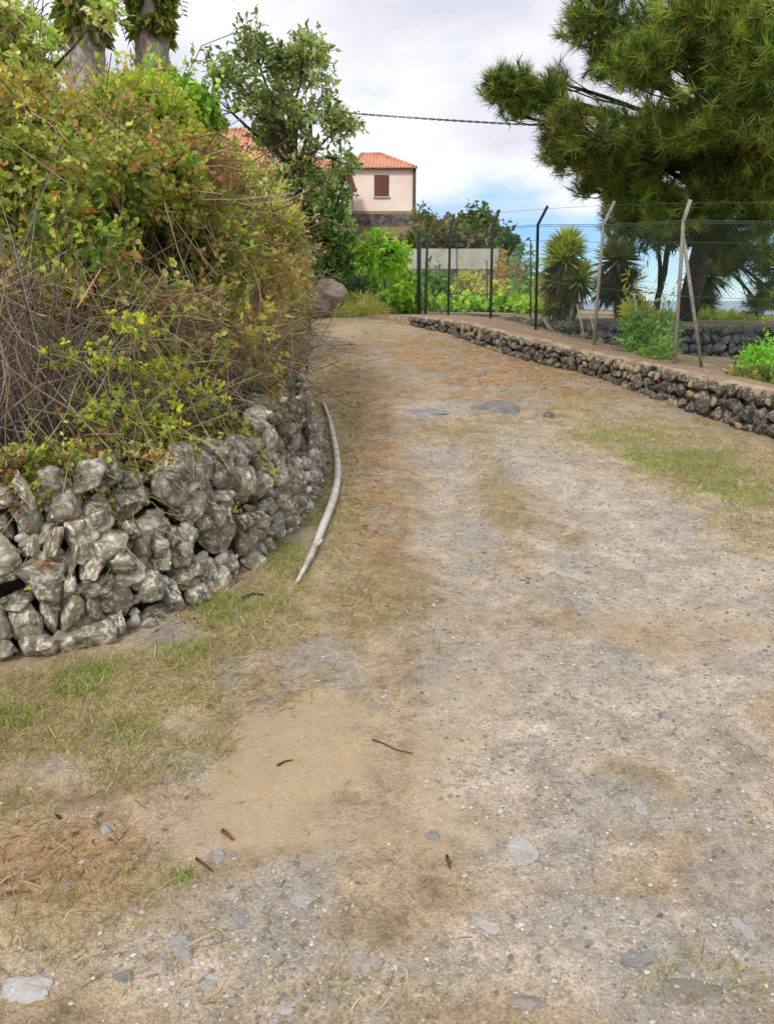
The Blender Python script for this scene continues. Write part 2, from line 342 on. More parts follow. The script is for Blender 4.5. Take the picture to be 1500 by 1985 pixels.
def lerp(a, b, f): return a + (np.array(b) - a) * f[:, None]
C = np.tile(np.array([0.42, 0.325, 0.222]), (len(V), 1))
C = lerp(C, (0.525, 0.46, 0.39), gv * 0.9)
C = lerp(C, (0.50, 0.38, 0.24), ta * 0.85)
C = lerp(C, (0.42, 0.26, 0.145), rd * 0.8)
C = lerp(C, (0.42, 0.345, 0.21), gs * 0.75)
C = lerp(C, (0.21, 0.25, 0.06), gn * 0.6)
big = n2d(X, Y, 1.6, 4, 4.0); fine = n2d(X, Y, 9.0, 4, 6.0)
C *= (1.06 + 0.3 * big + 0.62 * (fine - 0.5) * (1 - 0.8 * ta))[:, None]
mott = sstep(0.5, 0.64, n2d(X, Y, 8.0, 5, 12.0)) * (1 - ta) * 0.42
C = lerp(C, (0.27, 0.215, 0.12), mott * (1 - gv * 0.4))
greyp = sstep(0.56, 0.68, n2d(X, Y, 4.0, 4, 21.0)) * (1 - ta) * (1 - gs) * 0.6
C = lerp(C, (0.45, 0.425, 0.395), greyp)
M['track'], t, p, o_ = mat_new('track_earth')
vc = tn(t, 'ShaderNodeVertexColor', layer_name='Col')
n1_ = noise(t, 34, 8, 0.75); n2_ = noise(t, 120, 4, 0.7); n3_ = noise(t, 13, 5, 0.75); f3 = ramp(t, n3_.outputs['Fac'], [(0.3, (0.7, 0.68, 0.65)), (0.5, (1, 1, 1)), (0.7, (1.25, 1.24, 1.22))]).outputs[0]
f1 = ramp(t, n1_.outputs['Fac'], [(0.30, (0.52, 0.49, 0.45)), (0.48, (0.98, 0.97, 0.96)), (0.58, (1.04, 1.03, 1.02)), (0.74, (1.38, 1.36, 1.33))]).outputs[0]
f2 = ramp(t, n2_.outputs['Fac'], [(0.3, (0.62, 0.60, 0.57)), (0.7, (1.35, 1.35, 1.34))]).outputs[0]
c = mixc(t, vc.outputs['Alpha'], vc.outputs['Color'], f1, 'MULTIPLY'); c = mixc(t, vc.outputs['Alpha'], c, f2, 'MULTIPLY'); c = mixc(t, vc.outputs['Alpha'], c, f3, 'MULTIPLY')
t.links.new(c, p.inputs['Base Color']); p.inputs['Roughness'].default_value = 0.95; p.inputs['Specular IOR Level'].default_value = 0.15
ad = tn(t, 'ShaderNodeMath', operation='ADD'); t.links.new(n1_.outputs['Fac'], ad.inputs[0]); t.links.new(n2_.outputs['Fac'], ad.inputs[1])
bump(t, p, ad.outputs[0], 0.8, 0.015)
tag(link('dirt_track', mesh_data('dirt_track', V, F, M['track'], True, np.concatenate([C, (1 - 0.72 * ta)[:, None]], 1))), kind='structure')

# ------------------------------------------------------------------ stones
def rock_mesh(name, seed, mat, sub=3, cuts=11, rough=0.10, dmin=0.62, dmax=0.92):
    r = np.random.default_rng(seed); bm = bmesh.new(); bmesh.ops.create_icosphere(bm, subdivisions=sub, radius=1.0)
    V = np.array([v.co for v in bm.verts]); F = np.array([[v.index for v in f.verts] for f in bm.faces]); bm.free()
    for _ in range(cuts):
        nn = norm(r.normal(size=3)); d = r.uniform(dmin, dmax); e = np.maximum(0, V @ nn - d); V = V - 0.99 * e[:, None] * nn
    nz = fbm(V * 1.6 + seed * 3.1, 4) - 0.5; nz2 = fbm(V * 5.0 + seed * 1.7, 3) - 0.5
    V = V * (1 + 3.2 * rough * nz + 1.5 * rough * nz2)[:, None]
    V = V / np.abs(V).max(axis=0)
    return mesh_data(name, V, F, mat, True)
ST_PALE = [rock_mesh('stone', 100 + i, M['lava_pale'], 4, 13, 0.12, 0.52, 0.86) for i in range(14)]
ST_DARK = [rock_mesh('stone', 200 + i, M['lava_dark'], 3, 16, 0.16, 0.42, 0.82) for i in range(8)]
ST_GREY = [rock_mesh('stone', 300 + i, M['lava_grey'], 3, 15, 0.14, 0.45, 0.82) for i in range(8)]
def put_stone(me, parent, c, ax, size, tilt, rnd):
    # ax: direction along the wall face; size: half extents (along, depth, up)
    o = bpy.data.objects.new('stone', me); COL.objects.link(o); o.parent = parent
    org = np.array(parent.location); a = math.atan2(ax[1], ax[0])
    R = Matrix.Rotation(a, 4, 'Z') @ Matrix.Rotation(tilt, 4, 'Y') @ Matrix.Rotation(rnd.choice((0, math.pi)), 4, 'Z') @ Matrix.Rotation(rnd.choice((0, math.pi)), 4, 'X')
    o.matrix_local = Matrix.Translation(Vector(np.asarray(c) - org)) @ R @ Matrix.Diagonal((*[float(s) for s in size], 1))
    return o
def along(P, s):
    seg = np.hypot(*(P[1:] - P[:-1]).T); cum = np.concatenate([[0], np.cumsum(seg)]); s = min(max(s, 0), cum[-1] - 1e-6)
    k = int(np.searchsorted(cum, s, 'right') - 1); f = (s - cum[k]) / seg[k]
    return P[k] + f * (P[k + 1] - P[k]), (P[k + 1] - P[k]) / seg[k], k + f
def plen(P): return float(np.hypot(*(P[1:] - P[:-1]).T).sum())

# left dry stone wall
rnd = random.Random(3)
WL = LW[1:12]
wl = thing('dry_stone_wall', (WL[2][0], WL[2][1], 0.2), 'pale lichen covered dry stone wall below the tangled thicket, partly collapsed', 'wall')
Ltot = plen(WL); s0 = 1.75; h = 0.0; nL = 0
def stuff_stones(name, parent, items, meshes, mat):      # many small stones as one part: (centre, wall direction, half sizes, tilt)
    src = []
    for me in meshes:
        v = np.zeros(len(me.vertices) * 3); me.vertices.foreach_get('co', v); src.append((v.reshape(-1, 3), np.array([list(p.vertices) for p in me.polygons])))
    V, F, n = [], [], 0
    for i, (c, d, sz, tilt) in enumerate(items):
        v, f = src[i % len(src)]; R = np.array(Matrix.Rotation(math.atan2(d[1], d[0]), 3, 'Z') @ Matrix.Rotation(tilt, 3, 'Y') @ Matrix.Rotation(i * 1.7, 3, 'X'))
        V.append((v * np.array(sz)) @ R.T + np.array(c)); F.append(f + n); n += len(v)
    return part(name, parent, np.concatenate(V), np.concatenate(F), mat, True, kind='stuff')
while h < 0.80:
    s = s0 + rnd.uniform(0, 0.1); rh = rnd.uniform(0.10, 0.15)
    while s < Ltot - 2.0:
        (x, y), d, kf = along(WL, s); far = float(sstep(4.0, 5.6, np.array(y))); k = 1 - 0.35 * far
        wd = rnd.choice((rnd.uniform(0.06, 0.11), rnd.uniform(0.10, 0.16), rnd.uniform(0.15, 0.25))) * k; hh = rh * rnd.uniform(0.75, 1.6) * (1 - 0.15 * far)
        nrm = np.array([-d[1], d[0]]); top = float(wallh(np.array(y))) * rnd.uniform(0.88, 1.1)
        if h < top - 0.03 and y < 7.6:
            q, _, _ = along(WL, s + wd / 2); lean = 0.14 * h + rnd.uniform(-0.025, 0.03) + 0.35 * far * h
            c = (q[0] + nrm[0] * (lean + 0.04), q[1] + nrm[1] * (lean + 0.04), float(roadz(y)) + h + hh / 2 - 0.04 + rnd.uniform(-0.03, 0.03))
            hole = (3.6 < y < 4.3) and 0.05 < h < 0.33 and rnd.random() < 0.5 and x > -1.0
            if not hole and nL < 300:
                put_stone(rnd.choice(ST_PALE), wl, c, d, (wd * 0.58, rnd.uniform(0.08, 0.13), hh * 0.58), rnd.uniform(-0.45, 0.45), rnd); nL += 1
        s += wd * rnd.uniform(0.9, 1.0)
    h += rh * 0.86
chips = []
for _ in range(430):                                     # wedged chips and the rubble tumbling down at the wall's end
    s = rnd.uniform(s0, Ltot - 7.2); (x, y), d, kf = along(WL, s); nrm = np.array([-d[1], d[0]]); h = rnd.uniform(0.0, 0.72); sz = rnd.uniform(0.014, 0.04)
    if 3.6 < y < 4.3 and h < 0.3 and rnd.random() < 0.6: continue
    chips.append(((x + nrm[0] * (0.14 * h + 0.02), y + nrm[1] * (0.14 * h + 0.02), float(roadz(y)) + h), d, (sz * rnd.uniform(0.9, 1.8), sz, sz), rnd.uniform(-0.6, 0.6)))
for _ in range(260):
    s = rnd.uniform(Ltot - 9.2, Ltot - 5.2); (x, y), d, kf = along(WL, min(s, Ltot - 0.1)); nrm = np.array([-d[1], d[0]])
    if not 4.2 < y < 8.3: continue
    q = rnd.random(); off = 0.5 * q - 0.02; sz = rnd.uniform(0.02, 0.06)
    chips.append(((x + nrm[0] * off, y + nrm[1] * off, float(roadz(y)) + float(wallh(np.array(y))) * q ** 0.8 + 0.02), d, (sz * rnd.uniform(0.9, 1.6), sz, sz * rnd.uniform(0.7, 1.2)), rnd.uniform(-0.6, 0.6)))
stuff_stones('chip_stones', wl, chips, [rock_mesh('chip', 150 + i, M['lava_pale'], 2, 12, 0.15, 0.45, 0.85) for i in range(5)], M['lava_pale'])

# right lava wall holding the terrace
wr = thing('lava_stone_wall', (RW[2][0], RW[2][1], 0.5), 'low dark lava stone wall along the right edge of the track', 'wall')
nR = 0; LR = plen(RW); s = 1.2
for row in range(4):
    s = 0.15 + 0.05 * row
    while s < LR - 0.02:
        (x, y), d, kf = along(RW, s); k0 = int(kf); f = kf - k0; k1 = min(k0 + 1, len(RW) - 1)
        zb = RWB[k0] * (1 - f) + RWB[k1] * f; zt = RWZ[k0] * (1 - f) + RWZ[k1] * f + 0.005
        hw = zt - zb; nrow = 3 if hw > 0.27 else 2 if hw > 0.13 else 1
        wd = rnd.uniform(0.08, 0.23)
        if row < nrow:
            hh = hw / nrow * (rnd.uniform(0.75, 1.45) if row < nrow - 1 else rnd.uniform(0.95, 1.15)); q, _, _ = along(RW, s + wd / 2); nx = np.array([d[1], -d[0]])
            off = 0.07 + rnd.uniform(-0.02, 0.025)
            put_stone(rnd.choice(ST_DARK), wr, (q[0] + nx[0] * off, q[1] + nx[1] * off, zb + (row + 0.5) * hw / nrow + (rnd.uniform(-0.03, 0.03) if row < nrow - 1 else -0.01)), d, (wd * 0.57, 0.075, hh * (0.6 if row < nrow - 1 else 0.5)), rnd.uniform(-0.3, 0.3), rnd); nR += 1
        s += wd * 0.97
# mortar kerb line and pale mortar gobs on the wall
M['mortar'] = mat_flat('mortar', [(0.3, (0.30, 0.23, 0.13)), (0.7, (0.46, 0.37, 0.23))], 18, 0.95, 0.5, 0.01)
MORT = [rock_mesh('mortar', 400 + i, M['mortar'], 2, 9, 0.25, 0.4, 0.85) for i in range(4)]
for _ in range(70):
    s = rnd.uniform(1.4, LR - 1.0); (x, y), d, kf = along(RW, s); k0 = int(kf); f = kf - k0; k1 = min(k0 + 1, len(RW) - 1)
    zb = RWB[k0] * (1 - f) + RWB[k1] * f; zt = RWZ[k0] * (1 - f) + RWZ[k1] * f; nx = np.array([d[1], -d[0]])
    o = put_stone(rnd.choice(MORT), wr, (x + nx[0] * 0.025, y + nx[1] * 0.025, zb + (zt - zb) * rnd.choice((0.1, 0.5, 0.75, 0.8, 0.9))), d, (rnd.uniform(0.015, 0.045), 0.045, rnd.uniform(0.02, 0.06)), 0.1, rnd); o.name = 'mortar'
# dusty cap of earth and concrete along the wall top
pts = []; 
for s in np.arange(0.1, LR, 0.07):
    (x, y), d, kf = along(RW, s); k0 = int(kf); f = kf - k0; k1 = min(k0 + 1, len(RW) - 1); zt = RWZ[k0] * (1 - f) + RWZ[k1] * f; nx = np.array([d[1], -d[0]])
    wob = 0.07 * (vnoise(np.array([s * 3, 1.0, 2.0])) - 0.4)
    pts.append([(x + nx[0] * (0.08 + wob), y + nx[1] * (0.08 + wob), zt - 0.05), (x + nx[0] * (0.09 + wob), y + nx[1] * (0.09 + wob), zt + 0.004 - 0.5 * abs(wob)), (x + nx[0] * 0.15, y + nx[1] * 0.15, zt + 0.014), (x + nx[0] * 0.19, y + nx[1] * 0.19, zt + 0.010), (x + nx[0] * 0.27, y + nx[1] * 0.27, zt - 0.05)])
pts = np.array(pts); n_ = len(pts); i = (np.arange(n_ - 1)[:, None] * 5 + np.arange(4)[None]).ravel()
M['cap'] = mat_flat('dusty_cap', [(0.34, (0.22, 0.16, 0.105)), (0.5, (0.40, 0.30, 0.205)), (0.68, (0.50, 0.41, 0.30))], 7, 0.95, 0.9, 0.03, 9)
part('wall_cap', wr, pts.reshape(-1, 3), np.stack([i, i + 1, i + 6, i + 5], -1), M['cap'], True)

# back wall behind the fence
wb = thing('terrace_wall', (BW[2][0], BW[2][1], 1.0), 'grey black stone terrace wall behind the fence', 'wall')
nB = 0; LB = plen(BW)
for row in range(6):
    s = 2.4 + rnd.uniform(0, 0.06)
    while s < LB - 0.6:
        (x, y), d, kf = along(BW, s); wd = rnd.uniform(0.11, 0.19) * (1.0 if y < 13.5 else 1.5)
        zb = float(np.interp(y, [8, 12, 14, 17.5], [0.70, 0.78, 1.05, 1.3])) - 0.04; hw = BWZ - zb; nrow = max(1, int(round(hw / (0.13 if y < 13.5 else 0.16)))); hh = hw / nrow
        if row < nrow:
            nx = np.array([d[1], -d[0]])
            put_stone(rnd.choice(ST_GREY if y < 13.2 else ST_DARK), wb, (x + d[0] * wd / 2 + nx[0] * rnd.uniform(-0.03, 0.02), y + d[1] * wd / 2 + nx[1] * rnd.uniform(-0.03, 0.02), zb + (row + 0.5) * hh), d, (wd * 0.6, 0.12, hh * rnd.uniform(0.58, 0.72)), rnd.uniform(-0.25, 0.25), rnd); nB += 1
        s += wd * 0.97
print('stones', nL, nR, nB)

# ------------------------------------------------------------------ leaf and twig builders
def leaves(base, dirs, length, width, col, fold=0.25, rng=RNG, droop=0.0):
    n = len(base); d = norm(dirs); r = norm(rng.normal(size=(n, 3))); s = norm(np.cross(d, r)); nn = np.cross(s, d)
    length = np.broadcast_to(length, (n,))[:, None]; width = np.broadcast_to(width, (n,))[:, None]
    tip = base + d * length - np.array([0, 0, 1.0]) * droop * length
    q1 = base + d * length * 0.30 - np.array([0, 0, 1.0]) * droop * length * 0.1; q2 = base + d * length * 0.66 - np.array([0, 0, 1.0]) * droop * length * 0.45
    V = np.stack([base, q1 - s * width * 0.5 + nn * fold * width, q2 - s * width * 0.36 + nn * fold * width * 0.8, tip, q2 + s * width * 0.36 + nn * fold * width * 0.8, q1 + s * width * 0.5 + nn * fold * width], 1).reshape(-1, 3)
    k = np.arange(n) * 6; F = np.concatenate([np.stack([k, k + 1, k + 5], -1), np.stack([k + 1, k + 2, k + 5], -1), np.stack([k + 2, k + 4, k + 5], -1), np.stack([k + 2, k + 3, k + 4], -1)])
    return V, F, np.repeat(col, 6, 0)
def twigs(p0, p1, r0, r1, col, bend=0.15, seg=4, rng=RNG):
    n = len(p0); L_ = np.linalg.norm(p1 - p0, axis=1, keepdims=True); mid = (p0 + p1) / 2 + rng.normal(size=(n, 3)) * L_ * bend
    tt = np.linspace(0, 1, seg + 1)[None, :, None]
    P = (1 - tt) ** 2 * p0[:, None] + 2 * tt * (1 - tt) * mid[:, None] + tt ** 2 * p1[:, None]
    P[:, 1:-1] += rng.normal(size=P[:, 1:-1].shape) * (L_ * bend * 0.12)[:, None]
    ax = norm(p1 - p0); a = norm(np.cross(ax, norm(rng.normal(size=(n, 3))))); b = np.cross(ax, a)
    rr = (np.broadcast_to(r0, (n,))[:, None] * (1 - tt[..., 0]) + np.broadcast_to(r1, (n,))[:, None] * tt[..., 0])
    V = np.stack([P + rr[..., None] * (math.cos(q) * a + math.sin(q) * b)[:, None] for q in (0, 2.094, 4.189)], 2)   # n,seg+1,3,3
    V = V.reshape(-1, 3); k = (np.arange(n)[:, None, None] * (seg + 1) + np.arange(seg)[None, :, None]) * 3
    j = np.arange(3)[None, None]; j2 = (j + 1) % 3
    F = np.stack([(k + j), (k + j2), (k + 3 + j2), (k + 3 + j)], -1).reshape(-1, 4)
    return V, F, np.repeat(col, (seg + 1) * 3, 0)
def join(parts):
    V, F, C, n = [], [], [], 0
    for v, f, c in parts: V.append(v); F.append(f + n); C.append(c); n += len(v)
    return np.concatenate(V), np.concatenate(F), np.concatenate(C)
def pal(palette, n, rng, jit=0.18, hue=0.06):
    P = np.array([c for c, _ in palette]); wts = np.array([q for _, q in palette], float); wts /= wts.sum()
    c = P[rng.choice(len(P), n, p=wts)]
    return c * np.exp(rng.normal(size=(n, 1)) * jit) * (1 + rng.normal(size=(n, 3)) * hue)
def in_clumps(clumps, n, rng, shell=0.55, gap=0.0, gscale=3.0):
    # clumps in world: (centre, radii). returns points + outward direction
    vol = np.array([np.prod(c[1]) ** 0.8 for c in clumps]); idx = rng.choice(len(clumps), n, p=vol / vol.sum())
    C_ = np.array([c[0] for c in clumps])[idx]; R_ = np.array([c[1] for c in clumps])[idx]
    u = norm(rng.normal(size=(n, 3))); r = np.where(rng.random(n) < shell, rng.uniform(0.72, 1.05, n), rng.random(n) ** 0.45)
    r = r * (0.78 + 0.5 * fbm(u * 2.2 + idx[:, None] * 5.1, 3))
    P = C_ + u * r[:, None] * R_
    if gap > 0:
        k = fbm(P * gscale + 3.3, 3) > gap; P, u = P[k], u[k]
    return P, u
def pxclump(px, py, Y, rx, ry, dY):     # ellipsoid given by its centre and its half sizes in photo pixels, depth half size in metres
    s = mpp(Y, py); return (at(px, py, Y), np.array([rx * s, dY, ry * s]))
def lumps(clumps, rng, m=8, lo=0.24, hi=0.46):
    o = []
    for c, rad in clumps:
        for _ in range(m):
            u = norm(rng.normal(size=3)); o.append((c + u * rad * rng.uniform(0.45, 0.92), rad * rng.uniform(lo, hi, 3)))
        o.append((c, rad * 0.55))
    return o
def foliage(clumps, n_sprig, per, llen, lwid, palette, rng, stem=0.12, up=0.4, gap=0.0, gscale=3.0, shell=0.55, droop=0.1, spread=0.9, dry=0.0):
    P, u = in_clumps(clumps, n_sprig, rng, shell, gap, gscale); n = len(P)
    d = norm(u * 0.7 + rng.normal(size=(n, 3)) * 0.6 + np.array([0, 0, up])); pc = pal(palette, n, rng) * (0.62 + 0.76 * fbm(P * 2.1 + 4.0, 2))[:, None]; br_ = sstep(0.56, 0.68, fbm(P * 1.9 + 31.0, 2))[:, None] * dry; pc = pc * (1 - br_) + br_ * pal([((0.20, 0.115, 0.06), 1), ((0.26, 0.18, 0.09), 1)], n, rng)
    tpos = rng.uniform(0.1, 1.0, (n, per)); B = P[:, None] + d[:, None] * (tpos * stem)[..., None]
    ld = norm(d[:, None] * 0.7 + rng.normal(size=(n, per, 3)) * spread)
    k = n * per; ln = llen * np.exp(np.clip(rng.normal(size=k) * 0.28, -0.7, 0.38))
    col = np.repeat(pc, per, 0) * np.exp(rng.normal(size=(k, 1)) * 0.12)
    return leaves(B.reshape(-1, 3), ld.reshape(-1, 3), ln, ln * lwid / llen, col, 0.18, rng, droop), P, d
TWIG_GREY = [((0.30, 0.26, 0.22), 2), ((0.22, 0.17, 0.13), 2), ((0.42, 0.37, 0.31), 1)]
TWIG_BROWN = [((0.16, 0.10, 0.06), 2), ((0.25, 0.16, 0.09), 2), ((0.33, 0.22, 0.12), 1), ((0.36, 0.29, 0.20), 1)]
def shrub(name, label, clumps, n, palette, base=None, llen=0.05, lwid=0.032, per=7, seed=1, gap=0.0, ntw=120, twc=TWIG_BROWN, mat='leaf', stem=0.13, twl=0.75, up=0.4, gscale=3.0, tr=0.004, shell=0.55, droop=0.1, cat='shrub', group=None, stems=7, spread=0.9, shoots=None, gain=2.0, lump=0, dry=0.0):
    rng = np.random.default_rng(seed); cl = [pxclump(*c) for c in clumps]
    lo = cl[int(np.argmin([c[0][2] for c in cl]))]
    b = np.array(base if base is not None else (lo[0][0], lo[0][1] + 0.2, float(H(np.array(lo[0][0]), np.array(lo[0][1] + 0.2)))))
    th = thing(name, b, label, cat, group)
    (V, F, C), P, d = foliage(lumps(cl, rng, lump) if lump else cl, n, per, llen, lwid, palette, rng, stem, up, gap, gscale, shell, droop, spread, dry)
    if shoots is None: shoots = n // 14
    if shoots:
        k = rng.choice(len(P), min(shoots, len(P)), replace=False); sd_ = norm(d[k] * 0.6 + np.array([0, 0, 0.8]) + rng.normal(size=(len(k), 3)) * 0.35); SL = rng.uniform(0.12, 0.4, len(k)) * (llen / 0.05) ** 0.7; q = 12; tq = rng.uniform(0.05, 1, (len(k), q))
        B = P[k][:, None] + sd_[:, None] * (tq * SL[:, None])[..., None]; ld = norm(sd_[:, None] * 0.6 + rng.normal(size=(len(k), q, 3)) * 0.7); cc = np.repeat(pal(palette, len(k), rng) * 1.1, q, 0); l2 = llen * 0.85 * np.exp(rng.normal(size=len(k) * q) * 0.25)
        V, F, C = join([(V, F, C), leaves(B.reshape(-1, 3), ld.reshape(-1, 3), l2, l2 * lwid / llen, cc, 0.18, rng, droop)])
        SH = (P[k], P[k] + sd_ * SL[:, None])
    part('foliage', th, V, F, M[mat], False, C * gain)
    tw = []
    if shoots: tw.append(twigs(SH[0], SH[1], tr * 0.6, tr * 0.3, pal(twc, len(SH[0]), rng), 0.06, 3, rng))
    if ntw:
        k = rng.choice(len(P), min(ntw, len(P)), replace=False); q = P[k] - d[k] * rng.uniform(0.6, 1.2, (len(k), 1)) * twl + rng.normal(size=(len(k), 3)) * 0.12 * twl
        tw.append(twigs(q, P[k] + d[k] * stem, tr, tr * 0.4, pal(twc, len(k), rng), 0.18, 4, rng))
    if stems:
        ci = rng.choice(len(cl), stems); e = np.array([cl[i][0] for i in ci]) + rng.normal(size=(stems, 3)) * 0.1
        s = np.tile(b, (stems, 1)) + rng.normal(size=(stems, 3)) * np.array([0.15, 0.15, 0.0]); tw.append(twigs(s, e, tr * 4, tr * 1.5, pal(twc, stems, rng), 0.12, 8, rng))
    if tw:
        V, F, C = join(tw); part('branches', th, V, F, M['twig'], False, C, 'stuff' if name in ('wall_weed', 'leafy_climber', 'yellow_creeper') else None)
    return th

OLIVE = [((0.21, 0.235, 0.042), 4), ((0.145, 0.185, 0.034), 3), ((0.30, 0.30, 0.065), 3), ((0.08, 0.115, 0.025), 2), ((0.24, 0.14, 0.05), 0.7)]
GOLD = [((0.26, 0.245, 0.045), 4), ((0.25, 0.155, 0.05), 2), ((0.15, 0.175, 0.035), 3), ((0.30, 0.27, 0.08), 1)]
DEEP = [((0.10, 0.16, 0.025), 3), ((0.15, 0.20, 0.035), 3), ((0.22, 0.25, 0.06), 2), ((0.06, 0.10, 0.02), 2), ((0.26, 0.15, 0.05), 1)]
RUST = [((0.25, 0.13, 0.06), 4), ((0.18, 0.10, 0.05), 3), ((0.30, 0.22, 0.08), 2), ((0.18, 0.18, 0.04), 2)]
PALE = [((0.33, 0.32, 0.11), 4), ((0.26, 0.27, 0.07), 4), ((0.40, 0.36, 0.16), 2), ((0.28, 0.20, 0.08), 1)]
LIME = [((0.50, 0.48, 0.05), 3), ((0.38, 0.42, 0.05), 3), ((0.26, 0.33, 0.05), 2)]
BRIGHT = [((0.15, 0.27, 0.03), 4), ((0.21, 0.33, 0.04), 3), ((0.10, 0.19, 0.025), 2)]
DARKG = [((0.05, 0.11, 0.025), 4), ((0.08, 0.15, 0.03), 3), ((0.13, 0.2, 0.05), 1)]

# ------------------------------------------------------------------ thicket on the left bank
shrub('bramble_thicket', 'dense olive bramble thicket at the left edge, above the bare grey twigs',
      [(40, 430, 4.9, 130, 120, 0.5), (170, 420, 4.9, 110, 110, 0.5), (60, 320, 5.2, 120, 90, 0.5), (150, 520, 4.6, 110, 70, 0.4), (-120, 400, 4.7, 130, 200, 0.6)], 6400, DEEP + OLIVE, seed=21, lump=12, dry=0.3, gap=0.49, gscale=2.4, ntw=207, llen=0.043, lwid=0.028)
shrub('golden_shrub', 'golden brown shrub crowning the thicket in front of the leaning palm trunks',
      [(40, 255, 5.9, 110, 70, 0.5), (130, 275, 6.0, 90, 60, 0.5), (70, 205, 6.4, 60, 36, 0.4), (-80, 240, 5.9, 100, 90, 0.5)], 4000, GOLD, seed=22, lump=12, dry=0.3, gap=0.42, ntw=127, llen=0.042, lwid=0.026)
shrub('olive_thicket', 'broad olive green thicket in the middle of the left bank',
      [(270, 350, 5.5, 110, 90, 0.5), (330, 450, 5.4, 110, 90, 0.5), (230, 460, 5.1, 90, 80, 0.4), (300, 540, 5.2, 100, 60, 0.4), (240, 280, 5.9, 100, 60, 0.4), (400, 520, 5.8, 80, 70, 0.4)], 6800, OLIVE + [((0.30, 0.16, 0.06), 1)], seed=23, lump=12, dry=0.3, gap=0.485, gscale=2.4, ntw=303, llen=0.043, lwid=0.028)
shrub('yellow_green_shrub', 'yellow green leafy shrub right under the right-hand palm trunk',
      [(300, 245, 6.8, 80, 50, 0.5), (220, 250, 6.8, 70, 38, 0.4), (340, 300, 6.6, 80, 60, 0.5), (290, 205, 7.3, 60, 34, 0.4)], 2600, [((0.25, 0.29, 0.035), 4), ((0.19, 0.25, 0.03), 3), ((0.31, 0.28, 0.05), 1)], seed=24, lump=12, dry=0.3, gap=0.4, ntw=70, llen=0.048, lwid=0.03)  # bright yellow green is the leaves' own colour
shrub('rusty_shrub', 'dried reddish brown shrub in the upper middle of the thicket',
      [(400, 340, 6.3, 45, 70, 0.3), (385, 410, 6.2, 45, 60, 0.3)], 420, RUST, seed=25, gap=0.36, ntw=260, twc=[((0.20, 0.11, 0.08), 1), ((0.27, 0.16, 0.11), 1)], llen=0.04, lwid=0.02, twl=0.4, tr=0.0025, stems=3)
shrub('pale_shrub', 'pale yellowish shrub on the right shoulder of the thicket below the grey-green tree',
      [(460, 375, 7.2, 76, 52, 0.6), (520, 435, 7.8, 58, 48, 0.6), (480, 440, 7.0, 80, 80, 0.5), (548, 470, 8.4, 44, 70, 0.6), (440, 310, 7.4, 50, 34, 0.4)], 3400, PALE + OLIVE, seed=26, lump=12, dry=0.3, gap=0.44, ntw=191, llen=0.04, lwid=0.018, twl=0.6)
shrub('straggling_shrub', 'straggling brown and olive shrub hanging over the track edge beside the stick',
      [(490, 560, 7.0, 75, 80, 0.45), (535, 620, 7.6, 45, 80, 0.5), (565, 540, 9.3, 32, 70, 0.8), (480, 650, 6.4, 80, 60, 0.4), (550, 690, 7.9, 28, 60, 0.4), (572, 600, 11.5, 20, 60, 1.2)], 3400, [((0.26, 0.25, 0.08), 4), ((0.20, 0.19, 0.06), 3), ((0.28, 0.17, 0.08), 3), ((0.34, 0.30, 0.13), 2)], seed=27, lump=9, dry=0.75, gap=0.42, ntw=592, twc=TWIG_BROWN + TWIG_GREY, llen=0.045, lwid=0.022, twl=0.55)
shrub('yellow_creeper', 'lime yellow creeper spilling from the thicket over the stone wall',
      [(160, 690, 3.75, 90, 50, 0.12), (260, 640, 3.9, 50, 30, 0.1), (310, 740, 4.0, 90, 50, 0.15), (210, 800, 3.8, 80, 60, 0.12), (310, 830, 3.9, 70, 60, 0.1), (190, 890, 3.66, 70, 50, 0.08), (390, 775, 4.3, 50, 30, 0.1), (250, 620, 4.0, 50, 20, 0.1), (240, 970, 3.55, 40, 60, 0.05), (140, 880, 3.55, 40, 40, 0.06)], 330, LIME + [((0.24, 0.27, 0.06), 2)], seed=28, lump=5, ntw=330, twc=[((0.28, 0.28, 0.10), 1), ((0.3, 0.22, 0.12), 1)], llen=0.024, lwid=0.015, per=9, stem=0.05, twl=0.45, tr=0.0025, gain=1.6, stems=0, shoots=0)

def twig_bush(name, label, clumps, n, palette, lng, r, seed, fan=None, base=None):
    rng = np.random.default_rng(seed); cl = [pxclump(*c) for c in clumps]
    lo = cl[int(np.argmin([c[0][2] for c in cl]))][0]
    b = np.array(base if base is not None else (lo[0], lo[1] + 0.15, float(H(np.array(lo[0]), np.array(lo[1] + 0.15)))))
    th = thing(name, b, label, 'shrub')
    P, u = in_clumps(cl, n, rng, 0.2); n = len(P); d = norm(rng.normal(size=(n, 3)) * np.array([1, 0.6, 0.7]) + np.array(fan if fan else (0, 0, 0.2)))
    ln = lng * np.exp(rng.normal(size=(n, 1)) * 0.45)
    parts = [twigs(P - d * ln / 2, P + d * ln / 2, r, r * 0.35, pal(palette, n, rng, 0.3), 0.16, 5, rng)]
    # side shoots
    k = rng.choice(n, n); q = P[k] + d[k] * ln[k] * rng.uniform(-0.4, 0.4, (n, 1)); e = norm(d[k] + rng.normal(size=(n, 3)) * 0.7) * ln[k] * 0.45
    parts.append(twigs(q, q + e, r * 0.6, r * 0.25, pal(palette, n, rng, 0.3), 0.15, 4, rng))
    m = 14; s = np.tile(b, (m, 1)) + rng.normal(size=(m, 3)) * np.array([0.2, 0.12, 0.02]); e = P[rng.choice(n, m)]
    parts.append(twigs(s, e, r * 2.4, r * 0.9, pal(palette, m, rng, 0.3), 0.12, 7, rng))
    V, F, C = join(parts); part('branches', th, V, F, M['twig'], True, C); return th
